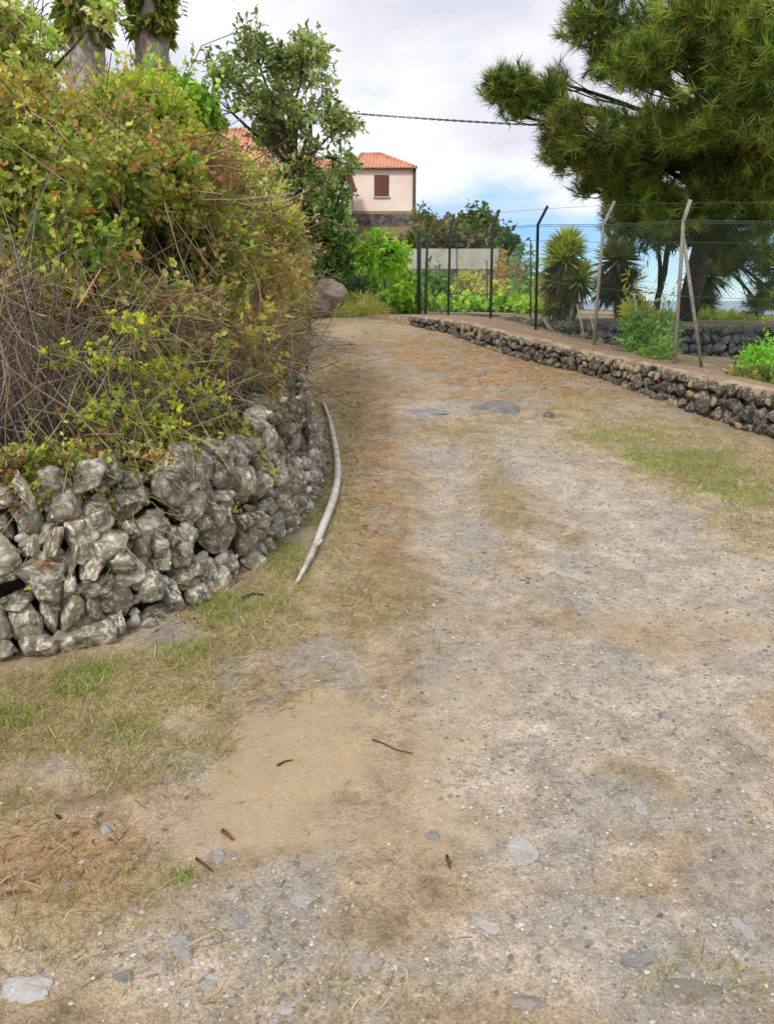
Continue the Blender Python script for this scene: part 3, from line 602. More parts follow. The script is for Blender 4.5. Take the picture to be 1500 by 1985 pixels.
twig_bush('bare_shrub', 'leafless grey twig shrub on the wall at the left edge', [(40, 760, 3.65, 80, 120, 0.15), (110, 700, 3.8, 70, 110, 0.15), (30, 620, 4.0, 90, 100, 0.2), (-60, 700, 3.7, 90, 160, 0.2)], 200, TWIG_GREY + TWIG_BROWN + [((0.16, 0.11, 0.10), 4)], 0.62, 0.0045, 41, (0.25, 0, 1.5))
twig_bush('dry_bramble', 'tangle of dry brown bramble stems hanging over the collapsed wall end', [(330, 640, 4.6, 110, 70, 0.3), (430, 700, 5.0, 110, 80, 0.3), (520, 700, 6.2, 80, 80, 0.4), (250, 600, 4.5, 120, 60, 0.3), (380, 770, 4.6, 90, 50, 0.15), (500, 780, 5.4, 60, 40, 0.2), (120, 580, 4.4, 120, 60, 0.3)], 560, TWIG_BROWN + TWIG_GREY + [((0.22, 0.14, 0.10), 3)], 0.4, 0.0028, 42)
shrub('undergrowth', 'mottled olive undergrowth between the dry stems above the wall', [(320, 620, 4.75, 90, 50, 0.2), (430, 640, 5.2, 80, 60, 0.25), (480, 730, 5.7, 60, 50, 0.2), (190, 575, 4.35, 90, 40, 0.2), (360, 700, 4.7, 60, 50, 0.15), (60, 560, 4.3, 60, 40, 0.2), (540, 730, 6.6, 30, 40, 0.2)], 720, OLIVE + PALE + RUST, seed=47, gap=0.46, ntw=160, llen=0.045, lwid=0.028)
shrub('wall_weed', 'small dry weeds rooted between the stones of the near wall', [(130, 930, 3.42, 50, 26, 0.06), (215, 1000, 3.55, 30, 60, 0.05), (195, 1095, 3.5, 18, 40, 0.04), (330, 930, 3.95, 30, 30, 0.06), (420, 1000, 4.2, 40, 40, 0.06), (250, 900, 3.7, 70, 30, 0.08), (370, 880, 4.15, 60, 30, 0.08), (270, 1130, 3.7, 20, 40, 0.04), (60, 960, 3.3, 40, 30, 0.05), (470, 920, 4.5, 50, 40, 0.07), (300, 1040, 3.8, 30, 50, 0.05), (90, 1120, 3.28, 16, 40, 0.04), (400, 1090, 4.1, 40, 30, 0.05), (40, 900, 3.36, 70, 24, 0.07), (130, 900, 3.45, 60, 30, 0.07), (320, 880, 3.95, 60, 34, 0.08), (440, 850, 4.5, 50, 34, 0.08), (180, 960, 3.5, 50, 40, 0.06), (520, 800, 5.3, 40, 30, 0.08)], 1700, PALE + OLIVE + RUST, seed=48, llen=0.032, lwid=0.016, per=5, stem=0.06, ntw=150, twl=0.14, tr=0.002, stems=0, shoots=20, base=(*at(250, 900, 3.75)[:2], 1.0))
twig_bush('dead_root_mat', 'dark red brown mat of dead roots in the gap of the stone wall', [(345, 1070, 3.98, 30, 60, 0.05), (450, 1060, 4.3, 40, 50, 0.06), (330, 1010, 4.05, 26, 40, 0.04)], 260, [((0.10, 0.045, 0.03), 3), ((0.17, 0.08, 0.045), 2), ((0.24, 0.13, 0.07), 1)], 0.16, 0.0028, 43, (0.2, -0.2, -0.5), base=(at(400, 1120, 4.15)))
shrub('leafy_climber', 'small dark green climber clinging to the rubble end of the stone wall',
      [(560, 880, 5.75, 40, 70, 0.12), (590, 960, 5.45, 26, 40, 0.1), (500, 930, 5.1, 50, 60, 0.1), (520, 840, 5.6, 60, 40, 0.12), (560, 800, 6.2, 40, 40, 0.15), (440, 960, 4.75, 40, 40, 0.08)], 520, [((0.13, 0.17, 0.035), 3), ((0.20, 0.22, 0.06), 3), ((0.28, 0.27, 0.10), 2)], seed=45, ntw=160, llen=0.035, lwid=0.02, per=5, stem=0.06, twl=0.2, tr=0.0025, stems=4)
shrub('bright_shrub', 'bright green leafy shrub behind the thicket, left of the grey-green tree', [(390, 235, 9.5, 30, 34, 0.4), (350, 205, 9.8, 40, 32, 0.4), (310, 195, 10.2, 50, 26, 0.5)], 600, BRIGHT, seed=46, llen=0.085, lwid=0.05, ntw=30, mat='leaf_glossy')

# ------------------------------------------------------------------ broadleaf trees behind
def tree(name, label, base, trunk_r, fork, clumps, n, palette, llen, lwid, seed, per=7, gap=0.0, gscale=2.0, stem=0.2, mat='leaf', bark='bark', shell=0.4, limbs=None, up=0.3, droop=0.1, spread=0.9, lump=0):
    rng = np.random.default_rng(seed); cl = [pxclump(*c) for c in clumps]; th = thing(name, base, label, 'tree')
    b = np.array(base, float); fk = np.array(fork, float); mb = MB()
    pts = [b + (fk - b) * q + rng.normal(size=3) * 0.05 * math.sin(q * 3.1) for q in np.linspace(0, 1, 6)]
    mb.tube(pts, np.linspace(trunk_r, trunk_r * 0.7, 6), 9); mb.part('trunk', th, M[bark], True)
    mb = MB()
    for c, r in cl:
        m = (fk + c) / 2 + rng.normal(size=3) * 0.15 + np.array([0, 0, 0.1]); tq = np.linspace(0, 1, 6)[:, None]
        q = (1 - tq) ** 2 * fk + 2 * tq * (1 - tq) * m + tq ** 2 * c; mb.tube(q, np.linspace(trunk_r * 0.36, trunk_r * 0.1, 6), 6)
        for _ in range(4):
            e = c + norm(rng.normal(size=3) + np.array([0, 0, 0.4])) * r * rng.uniform(0.6, 0.95); mb.tube([q[4], (q[4] + e) / 2 + rng.normal(size=3) * 0.05, e], [trunk_r * 0.12, trunk_r * 0.08, trunk_r * 0.04], 5)
    mb.part('limbs', th, M[bark], True)
    (V, F, C), P, d = foliage(lumps(cl, rng, lump) if lump else cl, n, per, llen, lwid, palette, rng, stem, up, gap, gscale, shell, droop, spread)
    part('crown', th, V, F, M[mat], False, C * 2.3)
    k = rng.choice(len(P), min(400, len(P)), replace=False)
    v, f, c = twigs(P[k] - d[k] * 0.35, P[k] + d[k] * stem, 0.006, 0.003, pal(TWIG_BROWN, len(k), rng), 0.1, 3, rng); part('twigs', th, v, f, M['twig'], False, c)
    return th
SILVER = [((0.14, 0.18, 0.065), 4), ((0.20, 0.24, 0.11), 3), ((0.09, 0.13, 0.04), 3), ((0.28, 0.30, 0.17), 1), ((0.24, 0.25, 0.05), 1)]
b = at(590, 610, 14.5)
tree('broadleaf_tree', 'loose crowned grey-green tree rising behind the thicket in front of the orange roofs', (b[0], 14.5, float(H(b[0], 14.5))), 0.11, at(575, 330, 14.5),
     [(485, 80, 14.3, 34, 40, 0.4), (465, 160, 14.2, 48, 40, 0.5), (545, 110, 14.8, 44, 45, 0.5), (600, 110, 14.6, 32, 44, 0.5), (550, 180, 14.6, 40, 36, 0.5), (620, 190, 14.5, 44, 40, 0.5), (500, 215, 14.2, 45, 30, 0.5), (655, 245, 14.6, 34, 30, 0.4), (580, 240, 14.5, 55, 32, 0.5), (425, 195, 14.4, 20, 28, 0.3), (530, 270, 14.8, 40, 26, 0.4), (600, 310, 14.6, 50, 30, 0.4), (545, 330, 14.6, 46, 34, 0.4), (660, 315, 14.9, 22, 22, 0.3), (590, 360, 14.6, 50, 36, 0.4)], 2300, SILVER, 0.088, 0.042, 51, gap=0.49, gscale=2.4, stem=0.25, lump=6)
b = at(640, 610, 19.1)
tree('evergreen_tree', 'dense dark evergreen tree below the grey-green crown, left of the pink house', (b[0], 19.1, float(H(b[0], 19.1))), 0.12, at(630, 470, 19.1),
     [(590, 385, 19.0, 46, 30, 0.6), (635, 375, 19.200000000000003, 36, 30, 0.6), (600, 430, 18.900000000000002, 46, 40, 0.6), (650, 460, 19.3, 30, 50, 0.6), (640, 530, 19.200000000000003, 38, 40, 0.6), (545, 395, 18.6, 36, 30, 0.6), (675, 320, 19.0, 14, 14, 0.3)], 1700, DARKG + [((0.16, 0.19, 0.05), 2)], 0.11, 0.055, 52, gap=0.38, stem=0.2, mat='leaf_glossy', shell=0.6)
b = at(20, 300, 9.5)
tree('pale_leaved_tree', 'thin pale leaved tree in the top left corner behind the golden shrub', (b[0], 9.5, float(H(b[0], 9.5))), 0.06, at(20, 200, 9.5),
     [(20, 60, 9.4, 50, 70, 0.4), (60, 100, 9.6, 40, 50, 0.4), (-60, 60, 9.5, 70, 80, 0.5), (30, 150, 9.5, 50, 40, 0.4), (200, 10, 9.9, 20, 26, 0.3), (85, 20, 9.6, 20, 30, 0.2)], 520, [((0.30, 0.33, 0.10), 3), ((0.22, 0.27, 0.07), 3), ((0.38, 0.40, 0.2), 1)], 0.085, 0.045, 53, gap=0.42)

# ------------------------------------------------------------------ palms
M['palmbark'] = mat_flat('palm_trunk_bark', [(0.3, (0.24, 0.19, 0.155)), (0.5, (0.44, 0.37, 0.31)), (0.75, (0.62, 0.55, 0.48))], 9, 0.95, 0.7, 0.03, 8)
def palm(px_lo, px_hi, Y, width, label, seed):
    rng = np.random.default_rng(seed); lo = at(px_lo, 330, Y); hi = at(px_hi, -20, Y); ax = norm(hi - lo); R0 = width / 2 * mpp(Y, 100)
    base = lo - ax * (lo[2] - float(H(lo[0], lo[1]))) / ax[2]; top = hi + ax * 0.9; th = thing('palm_tree', base, label, 'palm tree', 'palms behind the thicket')
    mb = MB(); tt = np.linspace(0, 1, 14); mb.tube(base + (top - base) * tt[:, None], R0 * (1.05 - 0.08 * tt), 16); mb.part('trunk', th, M['palmbark'], True)
    # cut leaf bases in spiral rows
    Lt = np.linalg.norm(top - base); boots = MB(); nb = int(Lt / 0.017); a1 = norm(np.cross(ax, [0, 1.0, 0.1])); a2 = np.cross(ax, a1)
    for i in range(nb):
        h_ = i * 0.017; a = i * 2.39996; o_ = math.cos(a) * a1 + math.sin(a) * a2; s_ = np.cross(ax, o_); c = base + ax * h_ + o_ * R0 * 0.97
        q = R0 * 0.20; ln = R0 * 0.40
        Vb = [c - s_ * q - ax * ln, c + s_ * q - ax * ln, c + s_ * q * 0.5 + ax * ln * 0.3 + o_ * R0 * 0.17, c - s_ * q * 0.5 + ax * ln * 0.3 + o_ * R0 * 0.17, c + ax * ln * 0.5]
        boots.add(Vb, [(0, 1, 2, 3), (3, 2, 4, 4)] if False else [(0, 1, 2, 3), (0, 3, 4, 0) if False else (1, 4, 2, 1) if False else (3, 2, 4, 3) if False else (0, 1, 2, 3)][:1])
    boots.part('leaf_bases', th, M['palmbark'], False, 'stuff')
    # ferns and old fronds bearding the trunk top
    z0, z1 = at(px_hi, 85, Y), at(px_hi, -60, Y); n = 260; tq = rng.random(n) ** 0.7
    a = rng.uniform(0, 6.283, n); o_ = np.cos(a)[:, None] * a1 + np.sin(a)[:, None] * a2; B = z0 + (z1 - z0) * tq[:, None] + o_ * R0 * 0.95
    parts = []
    for k in range(3):
        d = norm(o_ * rng.uniform(0.6, 1.2, (n, 1)) + np.array([0, 0, 1.0]) * rng.uniform(-1.2, 0.3, (n, 1)) + rng.normal(size=(n, 3)) * 0.25)
        parts.append(leaves(B, d, rng.uniform(0.12, 0.24, n), rng.uniform(0.07, 0.13, n), pal([((0.36, 0.40, 0.05), 3), ((0.22, 0.29, 0.04), 3), ((0.10, 0.14, 0.03), 2), ((0.34, 0.20, 0.08), 1)], n, rng), 0.2, rng, 0.25))
    V, F, C = join(parts); part('fern_beard', th, V, F, M['leaf'], False, C)
    # crown of arching fronds above the picture
    for i in range(34):
        a = i * 2.39996; e = rng.uniform(0.15, 1.25); o_ = math.cos(a) * a1 + math.sin(a) * a2; Lf = rng.uniform(2.2, 2.9); tq = np.linspace(0, 1, 30)
        P = top + o_ * R0 * 0.5 + (o_ * math.cos(e) + ax * math.sin(e)) * (tq * Lf)[:, None] - np.array([0, 0, 1.0]) * (0.62 * math.cos(e) * tq ** 2 * Lf * 0.6)[:, None]
        v, f, c = [], [], []
        d = norm(np.gradient(P, axis=0)); s_ = norm(np.cross(d, [0, 0, 1.0])); prs = []
        for sg in (-1, 1):
            dd = norm(d * 0.55 + sg * s_ + np.array([0, 0, 0.25])); ll = 0.42 * np.sin(np.clip(tq * 0.9 + 0.12, 0, 1) * 3.0) + 0.04
            prs.append(leaves(P[2:], dd[2:], ll[2:], 0.035, pal([((0.13, 0.18, 0.04), 2), ((0.18, 0.22, 0.05), 1)], 28, rng), 0.1, rng, 0.2))
        v, f, c = join(prs); fr = part('frond', th, v, f, M['leaf'], False, c)
        mb = MB().tube(P, np.linspace(0.022, 0.005, 30), 4); mb.part('midrib', fr, M['palebark'])
palm(180, 160, 12.5, 72, 'left-hand palm trunk with a green fern beard, leaning slightly left', 61)
palm(300, 293, 13.2, 64, 'right-hand palm trunk with a green fern beard, standing upright', 62)

# ------------------------------------------------------------------ pine on the right
PINE = [((0.20, 0.275, 0.05), 4), ((0.37, 0.43, 0.075), 3), ((0.08, 0.125, 0.03), 3), ((0.30, 0.21, 0.07), 0.2)]
def pine():
    rng = np.random.default_rng(71); Yt = 14.2; b = at(1330, 620, Yt); base = np.array([b[0], Yt, float(H(b[0], Yt))])
    th = thing('pine_tree', base, 'big dark pine with long needles overhanging the fence on the right', 'tree')
    top = np.array([base[0] + 0.5, Yt - 0.1, 9.0]); tq = np.linspace(0, 1, 12)[:, None]
    P = base + (top - base) * tq + np.stack([0.12 * np.sin(tq[:, 0] * 5), 0.08 * np.cos(tq[:, 0] * 4), 0 * tq[:, 0]], -1)
    MB().tube(P, np.linspace(0.19, 0.04, 12), 10).part('trunk', th, M['bark'], True)
    # boughs: (pixel, distance, half sizes in pixels, depth half size, number of shoots)
    cl = [(1150, 40, 11.5, 65, 55, 0.6, 70), (1180, 110, 11.8, 55, 35, 0.5, 40), (1260, 60, 12.3, 70, 60, 0.9, 80), (1250, 130, 10.6, 80, 35, 0.5, 80), (1330, 90, 10.4, 90, 60, 0.7, 110), (1440, 70, 10.0, 90, 70, 0.8, 120),
          (1390, 170, 10.2, 90, 50, 0.7, 110), (1470, 200, 9.8, 70, 60, 0.7, 100), (1400, 215, 10.3, 80, 40, 0.6, 70),
          (990, 175, 11.2, 45, 32, 0.35, 42), (965, 160, 11.1, 20, 16, 0.2, 12), (1005, 225, 11.3, 25, 24, 0.25, 18), (1050, 190, 11.4, 45, 28, 0.35, 30), (1080, 160, 11.5, 18, 24, 0.2, 8), (1100, 245, 11.3, 60, 40, 0.5, 80), (1150, 270, 11.2, 80, 50, 0.6, 110), (1090, 300, 11.5, 45, 35, 0.4, 50), (1180, 320, 11.9, 70, 40, 0.6, 60), (1150, 370, 12.1, 40, 26, 0.3, 26), (1250, 250, 12.6, 90, 45, 0.9, 90),
          (1290, 310, 13.2, 110, 60, 1.0, 150), (1390, 300, 13.0, 90, 55, 1.0, 120), (1470, 270, 12.2, 70, 30, 0.7, 60),
          (1250, 395, 12.4, 80, 36, 0.6, 80), (1340, 405, 12.2, 90, 36, 0.6, 100), (1440, 385, 12.0, 80, 34, 0.6, 80), (1240, 440, 12.8, 70, 40, 0.5, 50), (1330, 450, 13.0, 70, 30, 0.5, 50), (1220, 420, 13.4, 50, 60, 0.5, 40),
          (1430, 450, 12.4, 60, 26, 0.5, 36), (1480, 420, 12.2, 40, 30, 0.5, 26), (1440, 510, 12.3, 45, 32, 0.4, 34), (1490, 500, 12.0, 40, 45, 0.4, 36), (1470, 590, 12.2, 22, 18, 0.25, 10), (1420, 480, 12.6, 30, 26, 0.3, 18), (1495, 565, 12.0, 20, 30, 0.3, 12), (1300, 430, 11.8, 50, 24, 0.4, 36), (1480, 335, 11.4, 60, 50, 0.5, 90), (1440, 300, 11.2, 70, 40, 0.5, 80), (1400, 380, 11.4, 80, 40, 0.5, 90), (1210, 360, 12.0, 50, 40, 0.4, 50), (1350, 250, 10.8, 70, 40, 0.5, 80), (1370, 20, 10.2, 90, 50, 0.6, 90), (1480, 130, 9.6, 50, 60, 0.5, 80)]
    tufts, tdirs, limbs = [], [], MB()
    def bough(c, r, n):
        n = int(n * 3.0); hgt = float(np.clip(c[2] - 0.35, base[2] + 1.2, 8.7)); f = (hgt - base[2]) / (top[2] - base[2]); a = base + (top - base) * f
        m = (a + c) / 2 + np.array([0, 0, 0.18]); tq = np.linspace(0, 1, 8)[:, None]; q = (1 - tq) ** 2 * a + 2 * tq * (1 - tq) * m + tq ** 2 * c
        limbs.tube(q, np.linspace(0.06, 0.016, 8), 6)
        u = norm(rng.normal(size=(n, 3))); rr = rng.random(n) ** 0.5; p = c + u * rr[:, None] * r * (0.55 + 0.9 * fbm(u * 2.6 + c, 2))[:, None]; kk = fbm(p * 2.3 + 7.0, 2) > 0.40; p, u = p[kk], u[kk]; n = len(p)
        d = norm(u * 0.6 + norm(c - a) * 0.35 + np.array([0, 0, 0.45]) + rng.normal(size=(n, 3)) * 0.35); tufts.append(p); tdirs.append(d)
        for k in rng.choice(n, max(2, n // 4), replace=False):
            s = q[int(rng.integers(4, 8))]; limbs.tube([s, (s + p[k]) / 2 - np.array([0, 0, 0.04]), p[k]], [0.012, 0.009, 0.006], 4)
    for px, py, Y, rx, ry, dY, n in cl:
        c, r = pxclump(px, py, Y, rx, ry, dY); bough(c, r, n)
    # the rest of the crown, beyond the picture's edges
    for i in range(46):
        a = rng.uniform(0, 6.283); hgt = rng.uniform(3.6, 10.0); rad = (1.15 - abs(hgt - 5.2) / 7.5) * rng.uniform(1.2, 3.6); c = np.array([top[0] + math.cos(a) * rad, Yt + math.sin(a) * rad, hgt])
        u_ = c - np.array([0, 0, EYE]); fx = u_[0] / (u_[1] * CP - u_[2] * SP); fy = (u_[1] * SP + u_[2] * CP) / (u_[1] * CP - u_[2] * SP)
        px, py = CX + fx * FPX, CY - fy * FPX
        if px < 1580 and py > -60: continue
        bough(c, np.array([0.7, 0.7, 0.45]), 60)
    P = np.concatenate(tufts); D = np.concatenate(tdirs); n = len(P); k = 34
    tc_ = pal(PINE, n, rng, 0.22) * (0.55 + 0.95 * fbm(P * 0.9, 2))[:, None]
    sp = rng.uniform(0, 1, (n, k)); B = P[:, None] + D[:, None] * (sp * 0.2 - 0.12)[..., None]
    nd = norm(D[:, None] * rng.uniform(0.5, 1.3, (n, k, 1)) + rng.normal(size=(n, k, 3)) * 0.5)
    ln = (0.18 * np.exp(rng.normal(size=(n, k)) * 0.15)).ravel(); nd = nd.reshape(-1, 3); B = B.reshape(-1, 3)
    s_ = norm(np.cross(nd, rng.normal(size=nd.shape))) * 0.0052; e = B + nd * ln[:, None] - np.array([0, 0, 0.05]) * ln[:, None]
    V = np.stack([B - s_, B + s_, e], 1).reshape(-1, 3); F = np.arange(len(V)).reshape(-1, 3)
    C = np.repeat(np.repeat(tc_, k, 0) * np.exp(rng.normal(size=(n * k, 1)) * 0.15), 3, 0)
    limbs.part('boughs', th, M['bark'], True); part('needles', th, V, F, M['needle'], False, C, 'stuff')
    return n
print('pine tufts', pine())
# slim leaning trunks of young pines behind
def young_trunk():
    b = at(1268, 622, 15.2); base = np.array([b[0], 15.2, float(H(b[0], 15.2))]); th = thing('young_tree', base, 'slim bare leaning trunk left of the big pine trunk', 'tree')
    t1 = at(1293, 480, 15.2); t2 = at(1275, 470, 15.3)
    MB().tube([base, at(1275, 575, 15.2), at(1287, 530, 15.2), t1, at(1300, 420, 15.2)], [0.07, 0.06, 0.055, 0.05, 0.03], 8).part('trunk', th, M['bark'], True)
    MB().tube([at(1278, 565, 15.2), at(1279, 520, 15.25), t2, at(1262, 430, 15.3)], [0.045, 0.04, 0.03, 0.02], 7).part('limb', th, M['bark'], True)
    rng = np.random.default_rng(5); (V, F, C), P, d = foliage([pxclump(1290, 440, 15.2, 50, 40, 0.5)], 160, 6, 0.14, 0.03, DARKG, rng, 0.2); part('crown', th, V, F, M['leaf'], False, C)
young_trunk()

# ------------------------------------------------------------------ yuccas
def strap(B, D, L_, W_, col, sag, rng):    # sword leaves of three segments
    n = len(B); D = norm(D); s = norm(np.cross(D, np.array([0, 0, 1.0]) + rng.normal(size=(n, 3)) * 0.3)); V = []
    for q, wq in ((0, 0.8), (0.35, 1.0), (0.7, 0.7), (1.0, 0.04)):
        c = B + D * L_[:, None] * q - np.array([0, 0, 1.0]) * (sag * L_ * q * q)[:, None]; V += [c - s * W_ * wq / 2, c + s * W_ * wq / 2]
    V = np.stack(V, 1).reshape(-1, 3); k = np.arange(n)[:, None] * 8; F = np.concatenate([k + np.array([[j, j + 1, j + 3, j + 2]]) for j in (0, 2, 4)])
    return V, F, np.repeat(col, 8, 0)
def yucca(label, base_px, Y, heads, stems, palette, seed, L_=0.50, W_=0.045, n=460):
    rng = np.random.default_rng(seed); b = at(*base_px, Y); base = np.array([b[0], Y, float(H(b[0], Y))]); th = thing('yucca', base, label, 'yucca', 'yuccas behind the fence')
    for px, py, dY, k in stems:
        e = at(px, py, Y + dY); s = base + np.array([(e[0] - base[0]) * 0.25, dY * 0.3, 0]); mid = (s + e) / 2 + np.array([0, 0, -0.05])
        MB().tube([s, mid, e], [0.06 * k, 0.05 * k, 0.045 * k], 8).part('stem', th, M['palebark'] if k < 0.9 else M['bark'], True)
    for px, py, dY, sc_ in heads:
        c = at(px, py, Y + dY); u = norm(rng.normal(size=(n, 3)) + np.array([0, 0, 0.35])); L2 = L_ * sc_ * rng.uniform(0.75, 1.1, n)
        cc = pal(palette, n, rng) 
        low = u[:, 2] < -0.25; cc[low] = pal([((0.16, 0.12, 0.05), 2), ((0.10, 0.10, 0.03), 2)], int(low.sum()), rng)
        V, F, C = strap(c + u * 0.05, u, L2, W_ * sc_, cc, np.full(n, 0.12), rng); part('leaf_head', th, V, F, M['leaf'], False, C)
YUC = [((0.60, 0.62, 0.09), 3), ((0.48, 0.55, 0.08), 3), ((0.26, 0.33, 0.05), 2), ((0.58, 0.55, 0.12), 1)]
YUD = [((0.17, 0.21, 0.05), 3), ((0.25, 0.27, 0.08), 2), ((0.30, 0.25, 0.10), 2)]
yucca('round headed yellow-green yucca with splayed trunks, left of the leaning grey post', (1090, 640), 14.6, [(1095, 505, 0, 1.0), (1082, 545, 0.15, 0.85), (1120, 545, -0.1, 0.8), (1098, 480, 0.1, 0.8), (1100, 585, 0.1, 0.6), (1070, 590, 0.2, 0.55)], [(1095, 560, 0, 1.0), (1080, 575, 0.2, 0.9), (1115, 575, -0.1, 0.8), (1050, 610, 0.2, 0.8), (1120, 590, 0.2, 0.8)], YUC, 81)
yucca('darker yucca directly behind the leaning grey post', (1195, 640), 15.3, [(1195, 505, 0, 1.0), (1205, 555, 0.1, 0.95), (1175, 560, 0.1, 0.7), (1225, 600, -0.3, 0.6)], [(1195, 560, 0, 0.9), (1210, 590, 0.2, 0.8)], YUD, 82, 0.5)
yucca('dark spiky yucca beside the big pine trunk, right of the brace post', (1365, 630), 16.0, [(1372, 535, 0, 1.0), (1360, 590, 0.1, 0.8)], [(1370, 570, 0, 0.9)], YUD, 83, 0.5)

# ------------------------------------------------------------------ fence
M['post_dark'] = mat_flat('green_painted_steel', [(0.35, (0.018, 0.03, 0.026)), (0.65, (0.04, 0.055, 0.05))], 20, 0.5, 0.1, 0.002)
M['post_pale'] = mat_flat('weathered_galvanised_steel', [(0.35, (0.26, 0.25, 0.22)), (0.65, (0.42, 0.40, 0.34))], 16, 0.6, 0.15, 0.003)
M['wire'] = mat_flat('wire', [(0.35, (0.07, 0.12, 0.10)), (0.65, (0.12, 0.18, 0.15))], 20, 0.6, 0, 0)
fposts = [(1313, 9.9, 'post_pale', 428, (1330, 390)), (1152, 11.4, 'post_pale', 436, (1186, 392)), (1038, 13.2, 'post_dark', 436, (1058, 401)), (950, 14.8, 'post_dark', 442, (966, 408)), (868, 16.3, 'post_dark', 452, (879, 416))]
fb = at(1038, 635, 13.2); fence = thing('chain_link_fence', (fb[0], 13.2, 1.2), 'tall chain-link fence with bent-topped posts standing on the terrace', 'fence')
lines = []
for px, Y, m, ybend, tip in fposts:
    x0 = at(px, 640, Y)[0]; z0 = float(H(np.array(x0), np.array(Y))) - 0.05
    vx = at({1313: 1324, 1152: 1169}.get(px, px + 4), ybend, Y)[0]
    bend = np.array([vx, Y, at(px, ybend, Y)[2]]); tp = at(*tip, Y) + np.array([0, -0.12, 0]); b0 = np.array([x0, Y, z0])
    mid = b0 + (bend - b0) * 0.96; r = 0.023
    MB().tube([b0, mid, bend, tp], r, 10).part('post', fence, M[m], True)
    lines.append((b0, bend, tp))
# brace of the near post, end post with its stay and the mesh return line
b_, t_, _ = lines[0]; e = at(1363, 716, 10.1); e[2] = float(H(np.array(e[0]), np.array(10.1))); MB().tube([t_ - np.array([0, 0, 0.12]), e - np.array([0, 0, 0.05])], 0.022, 8).part('brace', fence, M['post_pale'], True)
e0 = at(812, 605, 17.5); e0[2] = 1.3; e1 = at(812, 448, 17.5); MB().tube([e0, e1], 0.045, 10).part('post', fence, M['post_dark'], True)
e2 = at(824, 604, 18.2); e2[2] = 1.3; e3 = at(828, 470, 18.2); MB().tube([e2, e3], 0.03, 8).part('post', fence, M['post_dark'], True)
lines.append((e0, e1, e1))
lines = [(np.array([6.4, 10.3, 0.7]), np.array([6.4, 10.3, 2.62]), np.array([6.5, 10.2, 2.9]))] + lines
MB().tube(lines[0], 0.028, 10).part('post', fence, M['post_pale'], True)
for q, r in ((1.0, 0.004), (0.985, 0.003), (0.86, 0.0025), (0.5, 0.003), (0.06, 0.003)):
    MB().tube([a + (b - a) * q + np.array([0, -0.03, 0]) for a, b, c in lines], r, 4).part('wire', fence, M['wire'])
MB().tube([b + (c - b) * 0.85 for a, b, c in lines[:-1]] + [lines[-1][1] + np.array([0, 0, 0.1])], 0.0022, 4).part('wire', fence, M['wire'])
mp0, mp1, cl_ = [], [], []
for (a0, b0, c0), (a1, b1, c1) in zip(lines[:-1], lines[1:]):
    Lp = np.linalg.norm(a1 - a0); hp = np.linalg.norm(b0 - a0); st = 0.06
    for i in np.arange(-hp, Lp, st):
        for sg in (0, 1):
            u0, u1 = i, i + hp; f0, f1 = 0.0, 1.0
            if u0 < 0: f0 = -u0 / hp; u0 = 0
            if u1 > Lp: f1 = 1 - (u1 - Lp) / hp; u1 = Lp
            if sg: f0, f1 = 1 - f0, 1 - f1
            pa = a0 + (a1 - a0) * u0 / Lp; pb = b0 + (b1 - b0) * u0 / Lp; qa = a0 + (a1 - a0) * u1 / Lp; qb = b0 + (b1 - b0) * u1 / Lp
            mp0.append(pa + (pb - pa) * f0); mp1.append(qa + (qb - qa) * f1)
mp0, mp1 = np.array(mp0) + np.array([0, -0.025, 0]), np.array(mp1) + np.array([0, -0.025, 0])
V, F, C = twigs(mp0, mp1, 0.0012, 0.0012, np.full((len(mp0), 3), 0.09), 0.0, 1); part('wire_mesh', fence, V, F, M['wire'], kind='stuff')
# slim stakes inside the garden
for px, y0, y1, Y, m, lab in ((885, 590, 478, 20.5, 'post_dark', 'short dark stake seen just right of the second dark fence post'), (1028, 610, 465, 17.0, 'post_dark', 'thin dark stake just left of the dark post by the yucca'), (943, 595, 505, 20.0, 'post_dark', 'thin slanting stake behind the dark post under the pale wall'), (1118, 680, 590, 12.6, 'post_pale', 'thin pale stick leaning at the foot of the yucca'), (1228, 690, 570, 12.4, 'post_pale', 'thin grey stick leaning between the grey posts'), (1142, 668, 600, 12.4, 'post_pale', 'slim grey stick at the foot of the leaning grey post')):
    a = at(px + (18 if Y < 13 else 0), y0, Y); b = at(px, y1, Y); a[2] = min(a[2], float(H(np.array(a[0]), np.array(Y)))) - 0.03
    V, F = tube([a, (a + b) / 2 + 0.01, b], [0.018, 0.016, 0.013], 7); o = link('garden_stake', mesh_data('garden_stake', V - a, F, M[m], True), None, a); tag(o, lab, 'stake', 'stakes in the fenced garden')

# ------------------------------------------------------------------ garden plants
def bushpx(name, label, clumps, n, palette, seed, llen=0.1, lwid=0.05, Y=None, **k): return shrub(name, label, clumps, n, palette, seed=seed, llen=llen, lwid=lwid, **k)
bushpx('leafy_plant', 'bright green leafy plants at the near end of the lava wall, under the small tree', [(770, 588, 18.3, 32, 18, 0.4), (800, 580, 18.6, 26, 20, 0.4)], 240, BRIGHT + [((0.30, 0.40, 0.05), 2)], 91, 0.13, 0.075, ntw=20, base=(*at(775, 605, 18.3)[:2], 1.38), group='garden plants')
bushpx('leafy_plant', 'bright green vine rows inside the fence below the pale wall', [(870, 596, 20, 40, 9, 0.5), (920, 596, 20.4, 45, 9, 0.5), (990, 595, 20, 50, 11, 0.5), (1030, 602, 19, 30, 10, 0.5)], 480, BRIGHT + [((0.32, 0.42, 0.05), 3)], 92, 0.13, 0.085, ntw=20, base=(2.6, 20, 1.4), group='garden plants')
